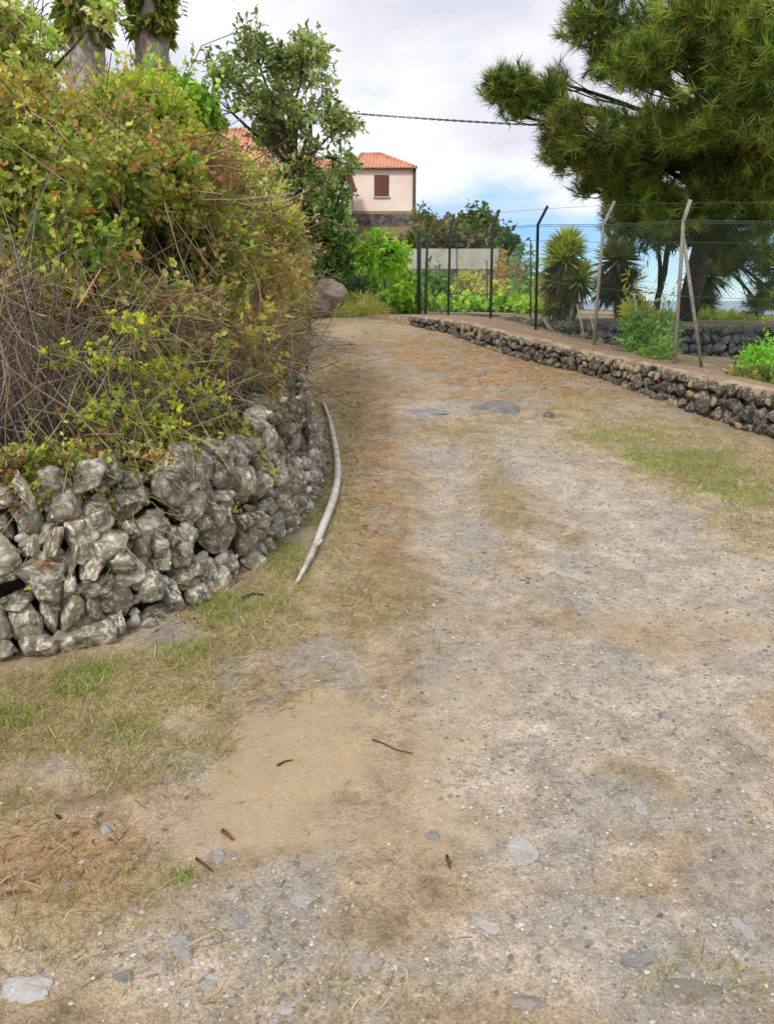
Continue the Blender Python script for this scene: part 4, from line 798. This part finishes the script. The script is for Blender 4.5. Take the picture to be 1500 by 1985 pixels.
bushpx('garden_shrub', 'dark green shrub in front of the stone base of the pale wall', [(850, 560, 27, 28, 22, 0.5), (830, 545, 28, 14, 14, 0.4)], 200, DARKG, 93, 0.16, 0.08, ntw=20, base=(*at(850, 590, 27)[:2], 1.4))
bushpx('dry_plant', 'dry yellowish plant between two dark posts below the pale wall', [(905, 550, 25, 18, 22, 0.3), (925, 560, 25, 14, 18, 0.3)], 130, PALE, 94, 0.14, 0.05, ntw=30, base=(*at(912, 590, 25)[:2], 1.4))
bushpx('fern_clump', 'green feathery shrub at the foot of the terrace wall between the grey posts', [(1255, 655, 10.9, 42, 34, 0.25), (1275, 690, 10.4, 28, 18, 0.2), (1235, 640, 11.2, 24, 22, 0.2)], 420, [((0.09, 0.17, 0.03), 4), ((0.15, 0.24, 0.05), 3)], 95, 0.09, 0.018, ntw=40, up=0.8, base=(*at(1258, 700, 10.9)[:2], 1.1))
bushpx('green_plant', 'vivid green plant in front of the grey stone wall at the right edge', [(1480, 705, 9.6, 34, 22, 0.25), (1500, 725, 9.2, 30, 18, 0.25), (1540, 710, 9.4, 40, 28, 0.3)], 420, [((0.17, 0.36, 0.03), 4), ((0.10, 0.24, 0.025), 2)], 96, 0.08, 0.02, ntw=20, up=0.9, base=(*at(1490, 750, 9.5)[:2], 0.98))
bushpx('dark_weed', 'dark low weeds under the vivid green plant at the right edge', [(1450, 735, 8.9, 34, 10, 0.15), (1500, 745, 8.6, 30, 10, 0.15)], 120, DARKG + OLIVE, 97, 0.06, 0.02, ntw=10, base=(*at(1470, 752, 8.9)[:2], 0.98))
bushpx('ragged_bush', 'yellowing ragged leaves hanging beside the darker yucca', [(1235, 620, 13.8, 22, 26, 0.2)], 110, [((0.45, 0.40, 0.05), 3), ((0.30, 0.30, 0.05), 2)], 98, 0.16, 0.035, ntw=10, up=-0.5, base=(*at(1235, 660, 13.8)[:2], 1.4))
bushpx('grassy_mound', 'low yellowish green mound on the garden edge above the grey wall', [(1390, 622, 15.5, 60, 10, 0.6), (1320, 622, 15.5, 40, 8, 0.5), (1450, 628, 15.2, 40, 6, 0.5)], 500, [((0.28, 0.32, 0.06), 3), ((0.20, 0.28, 0.05), 3)], 99, 0.1, 0.02, ntw=0, stems=0, shoots=0, up=0.9, base=(*at(1390, 630, 15.5)[:2], 1.4))
bushpx('hazy_shrub', 'bluish green shrub at the hill edge left of the yucca', [(1015, 510, 24, 24, 30, 0.5), (1010, 560, 24, 24, 20, 0.5)], 170, [((0.10, 0.16, 0.09), 1), ((0.14, 0.2, 0.12), 1)], 100, 0.13, 0.04, ntw=30, gap=0.42, base=(*at(1012, 600, 24)[:2], 1.4))  # distance haze put into the leaf colours as a bluish tint
bushpx('brown_scrub', 'brown dry scrub on the falling hill edge right of the pale wall', [(985, 535, 29, 30, 26, 0.8), (960, 500, 34, 18, 16, 0.8), (1010, 565, 27, 26, 18, 0.7), (965, 565, 27, 30, 18, 0.6)], 520, [((0.24, 0.15, 0.08), 3), ((0.2, 0.18, 0.06), 3), ((0.3, 0.22, 0.1), 2)], 101, 0.13, 0.05, ntw=60, base=(*at(985, 600, 28)[:2], 1.4))
# small bright tree with slim pale trunk
b = at(738, 580, 19.0); sm = (b[0], 19.0, float(H(b[0], 19.0)))
tree('small_tree', 'small bright green tree with a slim pale trunk at the bend of the track', sm, 0.045, at(740, 505, 19.0), [(735, 478, 19, 28, 20, 0.35), (765, 495, 19, 22, 16, 0.3), (712, 490, 19.1, 18, 18, 0.3), (745, 502, 18.8, 28, 16, 0.3)], 230, [((0.15, 0.29, 0.025), 3), ((0.24, 0.36, 0.04), 3), ((0.32, 0.38, 0.07), 1)], 0.15, 0.06, 102, stem=0.25, bark='palebark', up=-0.1, droop=0.35)
for lab, px, py, Y, R_, seed in (('blue-green agave beside the slim pale trunk', 700, 545, 18.6, 0.42, 111), ('small agave at the foot of the dark evergreen tree', 660, 590, 18.2, 0.26, 112)):
    rng = np.random.default_rng(seed); c = at(px, py + 12, Y); th = thing('agave', (c[0], Y, c[2]), lab, 'agave', 'agaves at the bend'); n = 46
    u = norm(rng.normal(size=(n, 3)) * np.array([1, 1, 0.5]) + np.array([0, 0, 0.7])); V, F, C = strap(np.tile(c, (n, 1)), u, R_ * rng.uniform(0.8, 1.2, n), 0.08, pal([((0.17, 0.26, 0.15), 2), ((0.23, 0.32, 0.20), 1)], n, rng), np.full(n, 0.1), rng); part('leaf_rosette', th, V, F, M['leaf'], False, C)
    MB().box((c[0] - 0.05, Y - 0.05, float(H(c[0], Y)) - 0.1), (c[0] + 0.05, Y + 0.05, c[2] + 0.03)).part('stem', th, M['bark'])
# weeds on the bank at the bend
shrub('dry_grass_clump', 'dry straw and green weeds below the brown boulder at the bend', [(640, 600, 17.9, 40, 12, 0.4), (700, 592, 18.2, 36, 12, 0.4), (720, 605, 17.6, 30, 8, 0.4), (660, 612, 17.3, 40, 6, 0.3)], 600, PALE + [((0.18, 0.25, 0.05), 2)], seed=113, llen=0.14, lwid=0.014, ntw=0, stems=0, shoots=0, up=0.9, base=(*at(670, 612, 17.8)[:2], 1.38))
shrub('hedge', 'low green hedge under the dark evergreen tree behind the boulder', [(690, 572, 19.5, 36, 18, 0.5), (660, 550, 20, 30, 20, 0.5), (770, 550, 24, 34, 22, 0.5), (795, 555, 24, 20, 20, 0.6), (720, 530, 26, 40, 26, 0.6)], 700, DARKG + BRIGHT, seed=114, llen=0.12, lwid=0.06, ntw=40, base=(*at(690, 600, 19.5)[:2], 1.4))
def boulder(px, py, Y, size, label, me, name='boulder', sink=0.3):
    c = at(px, py, Y); o = link(name, me, None, c); o.scale = size; o.rotation_euler = (0.1, 0.15, px * 0.37); return tag(o, label, 'boulder')
bm1, bm2 = rock_mesh('boulder', 501, M['boulder'], 4, 9, 0.1), rock_mesh('boulder', 502, M['boulder'], 4, 9, 0.1)
boulder(643, 570, 17.3, (0.36, 0.34, 0.32), 'rounded pinkish brown boulder at the bend of the track', bm1)
boulder(616, 596, 16.9, (0.30, 0.28, 0.20), 'smaller brown boulder half hidden by the thicket at the bend', bm2)

# ------------------------------------------------------------------ hill, walls and houses behind
M['pink'] = mat_flat('pink_render', [(0.3, (0.84, 0.67, 0.57)), (0.55, (0.90, 0.77, 0.68)), (0.75, (0.90, 0.80, 0.73))], 0.9, 0.9, 0.1, 0.01)
M['cream'] = mat_flat('cream_render', [(0.3, (0.68, 0.60, 0.42)), (0.7, (0.78, 0.70, 0.52))], 1.5, 0.9, 0.1, 0.01)
M['tile'] = mat_flat('clay_tile', [(0.3, (0.52, 0.21, 0.13)), (0.5, (0.66, 0.31, 0.20)), (0.72, (0.74, 0.42, 0.29))], 3.5, 0.85, 0.2, 0.02)
M['shutter'] = mat_flat('brown_shutter', [(0.3, (0.13, 0.045, 0.035)), (0.7, (0.20, 0.075, 0.055))], 6, 0.7, 0.1, 0.01)
M['quoin'] = mat_flat('dark_trim', [(0.3, (0.05, 0.05, 0.045)), (0.7, (0.13, 0.12, 0.10))], 4, 0.9, 0.3, 0.03)
M['palewall'] = mat_flat('whitewashed_concrete', [(0.35, (0.40, 0.385, 0.33)), (0.65, (0.58, 0.56, 0.49))], 2.0, 0.9, 0.3, 0.02)
M['farstone'] = mat_flat('far_lava_wall', [(0.33, (0.05, 0.05, 0.05)), (0.5, (0.13, 0.12, 0.105)), (0.68, (0.24, 0.21, 0.17))], 3.2, 0.95, 0.9, 0.1, 8)
def hip_roof(th, x0, x1, y0, y1, ze, rise, rx0, rx1, ry):   # eaves rectangle and a ridge, with rows of half-round tiles on the front
    A, B, C_, D = (x0, y0, ze), (x1, y0, ze), (x1, y1, ze), (x0, y1, ze); R1, R2 = (rx0, ry, ze + rise), (rx1, ry, ze + rise)
    V = np.array([A, B, C_, D, R1, R2, (x0, y0, ze - 0.1), (x1, y0, ze - 0.1), (x1, y1, ze - 0.1), (x0, y1, ze - 0.1)])
    F = [(0, 1, 5, 4), (1, 2, 5, 5), (2, 3, 4, 5), (3, 0, 4, 4), (0, 6, 7, 1), (1, 7, 8, 2), (2, 8, 9, 3), (3, 9, 6, 0), (6, 9, 8, 7)]
    me = bpy.data.meshes.new('roof'); org = np.array(th.location); me.from_pydata([tuple(v) for v in V - org], [], [tuple(dict.fromkeys(f)) for f in F]); me.materials.append(M['tile'])
    ro = link('roof', me, th); n = int((x1 - x0) / 0.22); rows = MB()
    for i in range(n):
        xa = x0 + (i + 0.5) * (x1 - x0) / n; f = min(1.0, (xa - x0) / max(1e-6, rx0 - x0), (x1 - xa) / max(1e-6, x1 - rx1)); f = max(f, 0.02)
        rows.tube([(xa, y0 - 0.02, ze + 0.01), (xa, y0 + (ry - y0) * f, ze + rise * f + 0.01)], 0.06, 6)
    rows.part('tile_row', ro, M['tile'], True, 'stuff')
    rg = MB()
    for a, b in ((A, R1), (B, R2), (R1, R2), (C_, R2)): rg.tube([np.array(a) + (0, 0, 0.03), np.array(b) + (0, 0, 0.03)], 0.1, 6)
    rg.part('ridge_tile', ro, M['tile'], True)
    return ro
Yh = 54.0; bl, br_ = at(682, 412, Yh), at(800, 412, Yh); zb, zt = bl[2], at(740, 326, Yh)[2]
ho = thing('pink_house', ((bl[0] + br_[0]) / 2, Yh, zb), 'small pink house with orange tiled roof and one brown shuttered window', 'house')
MB().box((bl[0], Yh, zb - 0.4), (br_[0], Yh + 7, zt)).part('wall', ho, M['pink'])
w0, w1 = at(727, 379, Yh), at(752, 341, Yh)
wf = MB().box((w0[0] - 0.05, Yh - 0.05, w0[2] - 0.05), (w1[0] + 0.05, Yh - 0.003, w1[2] + 0.05)).part('window', ho, M['quoin'])
cxw = (w0[0] + w1[0]) / 2
MB().box((w0[0] - 0.12, Yh - 0.14, w0[2] - 0.13), (w1[0] + 0.12, Yh - 0.004, w0[2] - 0.053)).part('sill', wf, M['palewall'])
MB().tube([(bl[0] - 0.1, Yh - 0.3, zt - 0.06), (br_[0] + 0.18, Yh - 0.3, zt - 0.06)], 0.05, 8).part('gutter', ho, M['quoin'], True)
for xa, xb in ((w0[0] + 0.01, cxw - 0.01), (cxw + 0.01, w1[0] - 0.01)): MB().box((xa, Yh - 0.085, w0[2]), (xb, Yh - 0.052, w1[2])).part('shutter', wf, M['shutter'])
hip_roof(ho, bl[0] - 0.15, br_[0] + 0.2, Yh - 0.25, Yh + 7.2, zt, at(720, 297, Yh + 3)[2] - zt, at(698, 300, Yh)[0], at(737, 300, Yh)[0], Yh + 3.4)
for xq, nm in ((br_[0] + 0.08, 'corner_post'), (bl[0] - 0.06, 'corner_post')): MB().box((xq - 0.10, Yh - 0.12, zb - 0.3), (xq + 0.10, Yh + 0.1, zt - 0.02 if xq < 0 else zt + 0.15)).part(nm, ho, M['quoin'])
rw_ = thing('retaining_wall', (0, Yh - 1.3, 5), 'weathered stone retaining wall under the pink house', 'wall'); a, b = at(560, 470, Yh - 1.2), at(812, 414, Yh - 1.2)
MB().box((a[0] - 8, Yh - 1.2, a[2] - 1.5), (b[0], Yh - 0.7, b[2] - 0.02)).part('masonry', rw_, M['farstone'])
Y2 = 46.0; a, b = at(395, 400, Y2), at(678, 335, Y2)
h2 = thing('cream_house', (a[0], Y2, 5.0), 'cream house with an orange tiled roof mostly hidden behind the trees', 'house')
MB().box((a[0], Y2, 4.0), (b[0] - 0.2, Y2 + 7, b[2])).part('wall', h2, M['cream'])
hip_roof(h2, a[0] - 0.4, b[0] + 0.1, Y2 - 0.4, Y2 + 7.4, b[2], at(440, 252, Y2 + 3.5)[2] - b[2], at(415, 252, Y2 + 3.5)[0], at(470, 252, Y2 + 3.5)[0], Y2 + 3.5)
Y3 = 31.6; a, b = at(775, 521, Y3), at(966, 482, Y3)
pw = thing('pale_wall', ((a[0] + b[0]) / 2, Y3, 1.4), 'whitewashed garden wall on a stone base behind the fence', 'wall')
MB().box((a[0], Y3, a[2]), (b[0], Y3 + 0.3, b[2])).part('parapet', pw, M['palewall']); MB().box((a[0] - 0.6, Y3 - 0.06, 1.2), (b[0] + 0.05, Y3 + 0.34, a[2])).part('stone_base', pw, M['farstone'])
HILL = [((0.10, 0.14, 0.05), 3), ((0.16, 0.18, 0.06), 2), ((0.20, 0.15, 0.08), 2)]
for lab, cls, seed, pl in (('low brush at the right corner of the pink house', [(822, 436, 50, 12, 12, 1.0), (842, 450, 49, 20, 13, 1.0)], 121, HILL),
    ('brown green brush along the ridge between two dark fence posts', [(868, 448, 47, 20, 11, 1.2), (850, 465, 45, 28, 11, 1.2), (895, 460, 45, 24, 12, 1.0)], 122, HILL),
    ('rounded dark green tree on the ridge behind the second dark fence post', [(922, 448, 42, 20, 18, 0.9), (910, 440, 43, 12, 14, 0.8)], 123, DARKG + HILL),
    ('dark green bush on the ridge left of the tallest dark post', [(945, 442, 42, 12, 14, 0.8), (950, 465, 40, 18, 18, 0.9)], 124, DARKG + HILL),
    ('small dark bush at the low end of the ridge', [(972, 468, 40, 14, 18, 0.8), (985, 490, 38, 14, 18, 0.8)], 125, DARKG),
    ('dark green shrubbery just above the pale wall', [(845, 468, 36, 30, 12, 0.6), (900, 474, 36, 40, 10, 0.6), (800, 474, 38, 20, 8, 0.6)], 126, HILL),
    ('green scrub below the retaining wall of the pink house', [(720, 488, 42, 40, 10, 1.0), (775, 488, 38, 30, 10, 1.0), (680, 490, 38, 30, 16, 1.0)], 127, HILL + OLIVE)):
    shrub('hillside_bush', lab, cls, 420, pl, seed=seed, llen=0.26, lwid=0.15, per=6, stem=0.3, ntw=20, twl=0.6, tr=0.01, cat='bush', group='bushes on the hill', gain=1.15, gap=0.36, gscale=1.2)

# overhead cable on its pole
c0, c1 = at(600, 213, 34), at(1900, 262, 30); tq = np.linspace(0, 1, 60); P = c0 + (c1 - c0) * tq[:, None]; P[:, 2] -= 4 * 0.25 * tq * (1 - tq)
cb = thing('overhead_cable', tuple(c0), 'twisted black overhead cable crossing the sky between tree and pine', 'cable')
for ph in (0, math.pi):
    tt = np.linspace(0, 1, 700); Q = c0 + (c1 - c0) * tt[:, None]; Q[:, 2] -= 4 * 0.25 * tt * (1 - tt); Q[:, 2] += 0.022 * np.sin(tt * 260 + ph); Q[:, 1] += 0.022 * np.cos(tt * 260 + ph)
    MB().tube(Q, 0.02, 4).part('strand', cb, M['wire'], True)
pz = float(H(np.array(c0[0]), np.array(34.0))); up_ = thing('utility_pole', (c0[0], 34, pz), 'wooden utility pole hidden behind the grey-green tree', 'pole')
MB().tube([(c0[0], 34.1, pz - 0.3), (c0[0], 34.1, c0[2] + 0.3)], [0.12, 0.08], 10).part('shaft', up_, M['bark'], True); MB().box((c0[0] - 0.05, 33.95, c0[2] - 0.05), (c0[0] + 0.05, 34.03, c0[2] + 0.05)).part('bracket', up_, M['post_dark'])

# ------------------------------------------------------------------ stick, rocks, twigs on the track
def tz(x, y): return float(trackz(np.array([float(x)]), np.array([float(y)]))[0])
M['stick'] = mat_flat('bleached_wood', [(0.32, (0.36, 0.31, 0.25)), (0.45, (0.58, 0.54, 0.48)), (0.7, (0.74, 0.72, 0.68))], 9, 0.85, 0.4, 0.01)
sp = [(577, 1140, 0.011), (592, 1112, 0.017), (608, 1080, 0.022), (628, 1030, 0.030), (645, 985, 0.032), (655, 945, 0.032), (655, 905, 0.031), (649, 868, 0.029), (641, 830, 0.026), (634, 806, 0.022), (625, 782, 0.018)]
P = []
for a, b, r in sp:
    g = gr(a, b); P.append((g[0], g[1], tz(g[0], g[1]) + r * 0.9 + 0.012))
P = np.array(P); Q = np.array([[np.interp(q, np.arange(len(P)), P[:, i]) for i in range(3)] for q in np.linspace(0, len(P) - 1, 45)]); rr = np.interp(np.linspace(0, len(P) - 1, 45), np.arange(len(P)), [s[2] for s in sp])
for _ in range(3): Q[1:-1] = (Q[:-2] + 2 * Q[1:-1] + Q[2:]) / 4
rr = rr * (1 + 0.16 * (vnoise(np.stack([np.arange(45) * 0.5, np.zeros(45), np.zeros(45)], -1)) - 0.5)); rr = rr * 0.8; Q[:, 2] -= 0.004; V, F = tube(Q, rr, 12)
st = thing('fallen_branch', tuple(Q[20]), 'long bleached curved branch lying along the left edge of the track', 'branch'); part('wood', st, V, F, M['stick'], True)
for k in (9, 38): 
    o = part('knot', st, *tube([Q[k], Q[k] + np.array([0.03, 0, 0.03]), Q[k] + np.array([0.045, 0, 0.05])], [rr[k] * 0.6, rr[k] * 0.5, rr[k] * 0.3], 8), M['stick'], True)
RK = [rock_mesh('rock', 600 + i, M['rock_pale'], 4, 14, 0.24, 0.4, 0.85) for i in range(6)]; RB = [rock_mesh('rock', 650 + i, M['rock_brown'], 4, 14, 0.24, 0.4, 0.85) for i in range(4)]; RD = rock_mesh('rock', 680, M['lava_dark'], 3, 8, 0.1)
rocks = [(355, 1830, 40, 30, .35, 'pale blue-grey flat rock in the lower left of the track', 0), (940, 1798, 48, 34, .3, 'pale grey flat rock at the bottom centre of the track', 0), (1130, 1842, 48, 26, .25, 'pinkish pale flat stone left of the grey wedge rock', 2), (1232, 1862, 44, 20, .5, 'grey wedge shaped rock with a dark left edge near the bottom', 0),
    (585, 1752, 38, 26, .25, 'faint grey rock below the sandy patch', 0), (1022, 1938, 44, 24, .35, 'dark grey rock at the bottom right of centre', 2), (470, 1772, 26, 22, .3, 'small grey rock between the two pale rocks at lower left', 0), (1437, 1800, 36, 34, .25, 'light grey rock near the lower right edge', 0), (60, 1930, 70, 40, .2, 'broad buried rock in the bottom left corner', 0), (422, 1664, 16, 18, .4, 'small blue-grey stone at the edge of the sandy patch', 0),
    (360, 1243, 8, 7, .8, 'tiny white stone on the grass by the wall', 0), (1066, 810, 13, 7, .9, 'small dark stone on the track beside the slabs', 1), (208, 1598, 20, 18, .4, 'small pale stone left of the sandy patch', 0), (1235, 1560, 30, 24, .25, 'pale half buried stone in the right wheel rut', 0), (840, 1625, 20, 14, .4, 'small pale pebble right of the sandy patch', 0), (1330, 1920, 70, 44, .16, 'wide buried brown slab near the bottom right corner', 2),
    (1290, 1385, 24, 12, .4, 'small grey stone on the gravel at right', 0), (555, 1955, 30, 18, .35, 'small bluish rock on the bottom edge, left of centre', 0), (405, 1895, 36, 24, .25, 'flat grey rock below the pale blue-grey rock', 0), (700, 1860, 46, 30, .18, 'buried grey slab at the bottom, left of the pale flat rock', 2), (245, 1900, 24, 18, .35, 'small bluish stone at lower left', 0), (1005, 1650, 40, 28, .15, 'barely raised pale slab in the middle of the gravel', 0), (130, 1720, 16, 12, .4, 'small grey stone on the red brown patch', 2), (875, 1250, 14, 8, .5, 'small stone in the middle of the track', 2)]
for i, (px, py, rx, ry, fz, lab, k) in enumerate(rocks):
    g = gr(px, py); hx = abs(gr(px + rx, py)[0] - g[0]); hy = abs(gr(px, py - ry)[1] - gr(px, py + ry)[1]) / 2; hz_ = 0.6 * fz * min(hx, hy) + 0.004
    me = RD if k == 1 else (RB[i % 4] if k == 2 else RK[i % 6]); o = link('rock', me, None, (g[0], g[1], tz(g[0], g[1]) - hz_ * 0.25)); o.scale = (hx, hy, hz_); o.rotation_euler = (0.08 + math.atan(GRADE), 0.05 * (-1) ** i, 0.25 * math.sin(i * 2.3)); tag(o, lab, 'rock', 'rocks bedded in the track')
M['slab'] = mat_stone('grey_slab', [(0.3, (0.20, 0.19, 0.18)), (0.55, (0.29, 0.28, 0.275)), (0.75, (0.37, 0.35, 0.33))], (0.42, 0.39, 0.35), 0.42, (0.40, 0.30, 0.2)); SL_ = [rock_mesh('slab', 690 + i, M['slab'], 4, 14, 0.2, 0.5, 0.9) for i in range(2)]
for i, (px, py, rx, ry, lab) in enumerate(((815, 795, 58, 12, 'left grey slab of the stone sill across the track'), (962, 789, 52, 18, 'right grey slab of the stone sill across the track'))):
    g = gr(px, py); hx = rx * g[1] / 1540; hy = abs(gr(px, py - ry)[1] - gr(px, py + ry)[1]) / 2; o = link('slab', SL_[i], None, (g[0], g[1], tz(g[0], g[1]) - 0.012)); o.scale = (hx, hy, 0.055); o.rotation_euler = (math.atan(GRADE) - 0.02, 0, 0.05); tag(o, lab, 'slab')
def twig_on(name, label, pix, r, colr):
    P = [];
    for a, b in pix: g = gr(a, b); P.append((g[0], g[1], tz(g[0], g[1]) + r * 1.3))
    P = np.array(P); V, F = tube(P, np.linspace(r, r * 0.5, len(P)), 7); o = link(name, mesh_data(name, V - P[0], F, colr, True), None, P[0]); tag(o, label, 'twig', 'twigs on the track')
twig_on('twig', 'short dark twig on the upper sandy patch', [(538, 1487), (552, 1479), (568, 1477)], 0.004, M['bark'])
twig_on('twig', 'thin curved twig at the right edge of the sandy patch', [(722, 1436), (742, 1442), (768, 1455), (800, 1463)], 0.0035, M['bark'])
twig_on('twig', 'reddish brown twig at the lower left of the sandy patch', [(432, 1615), (442, 1625), (451, 1634)], 0.007, M['shutter'])
twig_on('twig', 'thin stick below the sandy patch beside the blue-grey stone', [(380, 1665), (395, 1676), (412, 1690)], 0.004, M['bark'])
twig_on('twig', 'tiny dark twig standing out right of the sandy patch', [(866, 1664), (869, 1676), (872, 1688)], 0.005, M['bark'])
twig_on('twig', 'brown root end in front of the gap in the wall', [(470, 1172), (490, 1162), (512, 1166)], 0.009, M['bark'])
twig_on('twig', 'pale thin stem standing on the turf in front of the wall', [(300, 1285), (303, 1265), (302, 1245)], 0.004, M['stick'])

# ------------------------------------------------------------------ gravel
rng = np.random.default_rng(131); ico = rock_mesh('tmp', 7, None, 1, 9, 0.2, 0.4, 0.8); iv = np.zeros(len(ico.vertices) * 3); ico.vertices.foreach_get('co', iv); iv = iv.reshape(-1, 3); jf = np.array([list(p.vertices) for p in ico.polygons]); bpy.data.meshes.remove(ico)
def scatter(n, ymax, power):
    Y_ = 0.8 + (ymax - 0.8) * rng.random(n) ** power; X_ = rng.uniform(-0.62, 0.62, n) * (Y_ + 1.0); return X_, Y_
def pebbles(name, label, n, ymax, smin, smax, power=1.6, spec=None):
    X_, Y_ = scatter(n, ymax, power); g_ = blob(X_, Y_, G_GRAVEL, 1.3 * (n2d(X_, Y_, 2.6, 5, 1.0) - 0.5)); ta_ = blob(X_, Y_, G_TAN, 0.5 * (n2d(X_, Y_, 2.6, 5, 1.0) - 0.5)); gs_ = blob(X_, Y_, G_GRASS)
    k = rng.random(n) < (0.12 + 0.88 * g_) * (1 - 0.96 * ta_) * (1 - 0.6 * gs_); dl = pdist(LW, X_, Y_); dr = -pdist(RW, X_, Y_); k &= (dl < 0) & ((dr < 0) | (Y_ < 4)); X_, Y_ = X_[k], Y_[k]; n = len(X_)
    s = smin * (smax / smin) ** (rng.random(n) ** 2.2) * (1 + 0.05 * Y_); a = rng.uniform(0, 6.283, n)
    v = iv[None] * (s[:, None, None] * np.stack([rng.uniform(0.8, 1.4, n), rng.uniform(0.8, 1.2, n), rng.uniform(0.35, 0.75, n)], -1)[:, None])
    ca, sa = np.cos(a)[:, None], np.sin(a)[:, None]; v = np.stack([v[..., 0] * ca - v[..., 1] * sa, v[..., 0] * sa + v[..., 1] * ca, v[..., 2]], -1)
    v += np.stack([X_, Y_, trackz(X_, Y_) + s * 0.12], -1)[:, None]; V = v.reshape(-1, 3); F = (jf[None] + np.arange(n)[:, None, None] * len(iv)).reshape(-1, 3)
    c = pal([((0.40, 0.365, 0.325), 4), ((0.27, 0.245, 0.225), 3), ((0.50, 0.455, 0.40), 3), ((0.42, 0.32, 0.22), 2), ((0.60, 0.55, 0.48), 0.45), ((0.19, 0.17, 0.155), 1.3)], n, rng, 0.12, 0.015)
    o = link(name, mesh_data(name, V, F, M['twig'], False, np.repeat(c, len(iv), 0))); tag(o, label, 'gravel', kind='stuff')
pebbles('gravel', 'loose grey and tan gravel scattered over the track', 140000, 12.0, 0.0020, 0.0085, 1.25)

# ------------------------------------------------------------------ grass, straw and litter
def blades(name, label, cat, n, spec, lng, wid, palette, seed, flat=0.0, power=1.4, ymax=17, xspec=None, thr=0.15, grow=0.05):
    rng = np.random.default_rng(seed); X_ = []; Y_ = []
    Y0 = 0.9 + (ymax - 0.9) * rng.random(n) ** power; X0 = rng.uniform(-0.66, 0.62, n) * (Y0 + 1.0)
    m = blob(X0, Y0, spec, 1.4 * (n2d(X0, Y0, 5.0, 4, 9.0) - 0.5)); k = (rng.random(n) < m) & (m > thr); dl = pdist(LW, X0, Y0); dr = -pdist(RW, X0, Y0); k &= (dl < 0.04) & (dr < 0.02) ; X0, Y0 = X0[k], Y0[k]; n = len(X0)
    B = np.stack([X0, Y0, trackz(X0, Y0) - 0.003], -1); d = norm(rng.normal(size=(n, 3)) * np.array([1, 1, 0.25]) * (0.5 + 1.5 * flat) + np.array([0, 0, 1.0 - 0.93 * flat])); d[:, 2] = np.abs(d[:, 2])
    L_ = lng * np.exp(rng.normal(size=n) * 0.4) * (1 + 0.02 * Y0); W_ = wid * (1 + grow * Y0); c = pal(palette, n, rng, 0.2)
    s = norm(np.cross(d, rng.normal(size=(n, 3)))) * W_[:, None] / 2; h = rng.normal(size=(n, 3)) * np.array([1, 1, 0.1]) * (L_ * 0.22)[:, None]
    mid = B + d * L_[:, None] * 0.55; tip = B + d * L_[:, None] + h - np.array([0, 0, 1]) * (L_ * 0.12 * (1 - flat))[:, None]; tip[:, 2] = np.maximum(tip[:, 2], B[:, 2] + 0.004)
    V = np.stack([B - s, B + s, mid - s * 0.8, mid + s * 0.8, tip], 1).reshape(-1, 3); q = np.arange(n) * 5
    F = np.concatenate([np.stack([q, q + 1, q + 3], -1), np.stack([q, q + 3, q + 2], -1), np.stack([q + 2, q + 3, q + 4], -1)])
    o = link(name, mesh_data(name, V, F, M['blade'], False, np.repeat(c, 5, 0))); tag(o, label, cat, kind='stuff')
STRAW = [((0.48, 0.37, 0.18), 4), ((0.38, 0.29, 0.13), 3), ((0.56, 0.46, 0.27), 2), ((0.28, 0.21, 0.10), 2)]
blades('grass', 'short olive and straw coloured grass on the verges', 'grass', 340000, G_GRASS, 0.030, 0.0030, [((0.42, 0.42, 0.15), 3), ((0.33, 0.39, 0.10), 3), ((0.66, 0.57, 0.35), 3), ((0.50, 0.39, 0.24), 3)], 141, power=2.0)
blades('green_grass', 'fresh green grass tufts on the verges', 'grass', 260000, G_GREEN, 0.036, 0.0032, [((0.24, 0.40, 0.05), 4), ((0.33, 0.46, 0.07), 3), ((0.17, 0.30, 0.045), 2)], 142, power=2.0)
blades('straw_litter', 'dry straw lying flat over verges and track', 'straw', 240000, G_GRASS + G_RED + [(420, 1330, 200, 60, 1), (900, 1500, 800, 500, 0.04), (300, 1850, 500, 160, 0.10)], 0.055, 0.0028, STRAW, 143, power=1.9, flat=1.0, thr=0.03)
blades('leaf_litter', 'brown leaf litter along the foot of the wall and thicket', 'leaf litter', 60000, [(660, 860, 50, 110, 0.8), (650, 720, 50, 60, 0.8), (700, 960, 60, 80, 0.5), (80, 1665, 160, 90, 0.45), (400, 1130, 60, 30, 1), (330, 1215, 160, 26, 0.8), (740, 1170, 40, 16, 0.5), (560, 1010, 60, 60, 0.5), (980, 1080, 60, 40, 0.35), (1150, 740, 250, 30, 0.3)], 0.026, 0.011, [((0.24, 0.13, 0.06), 3), ((0.17, 0.10, 0.05), 3), ((0.34, 0.22, 0.11), 2)], 144, flat=1.0, thr=0.03)
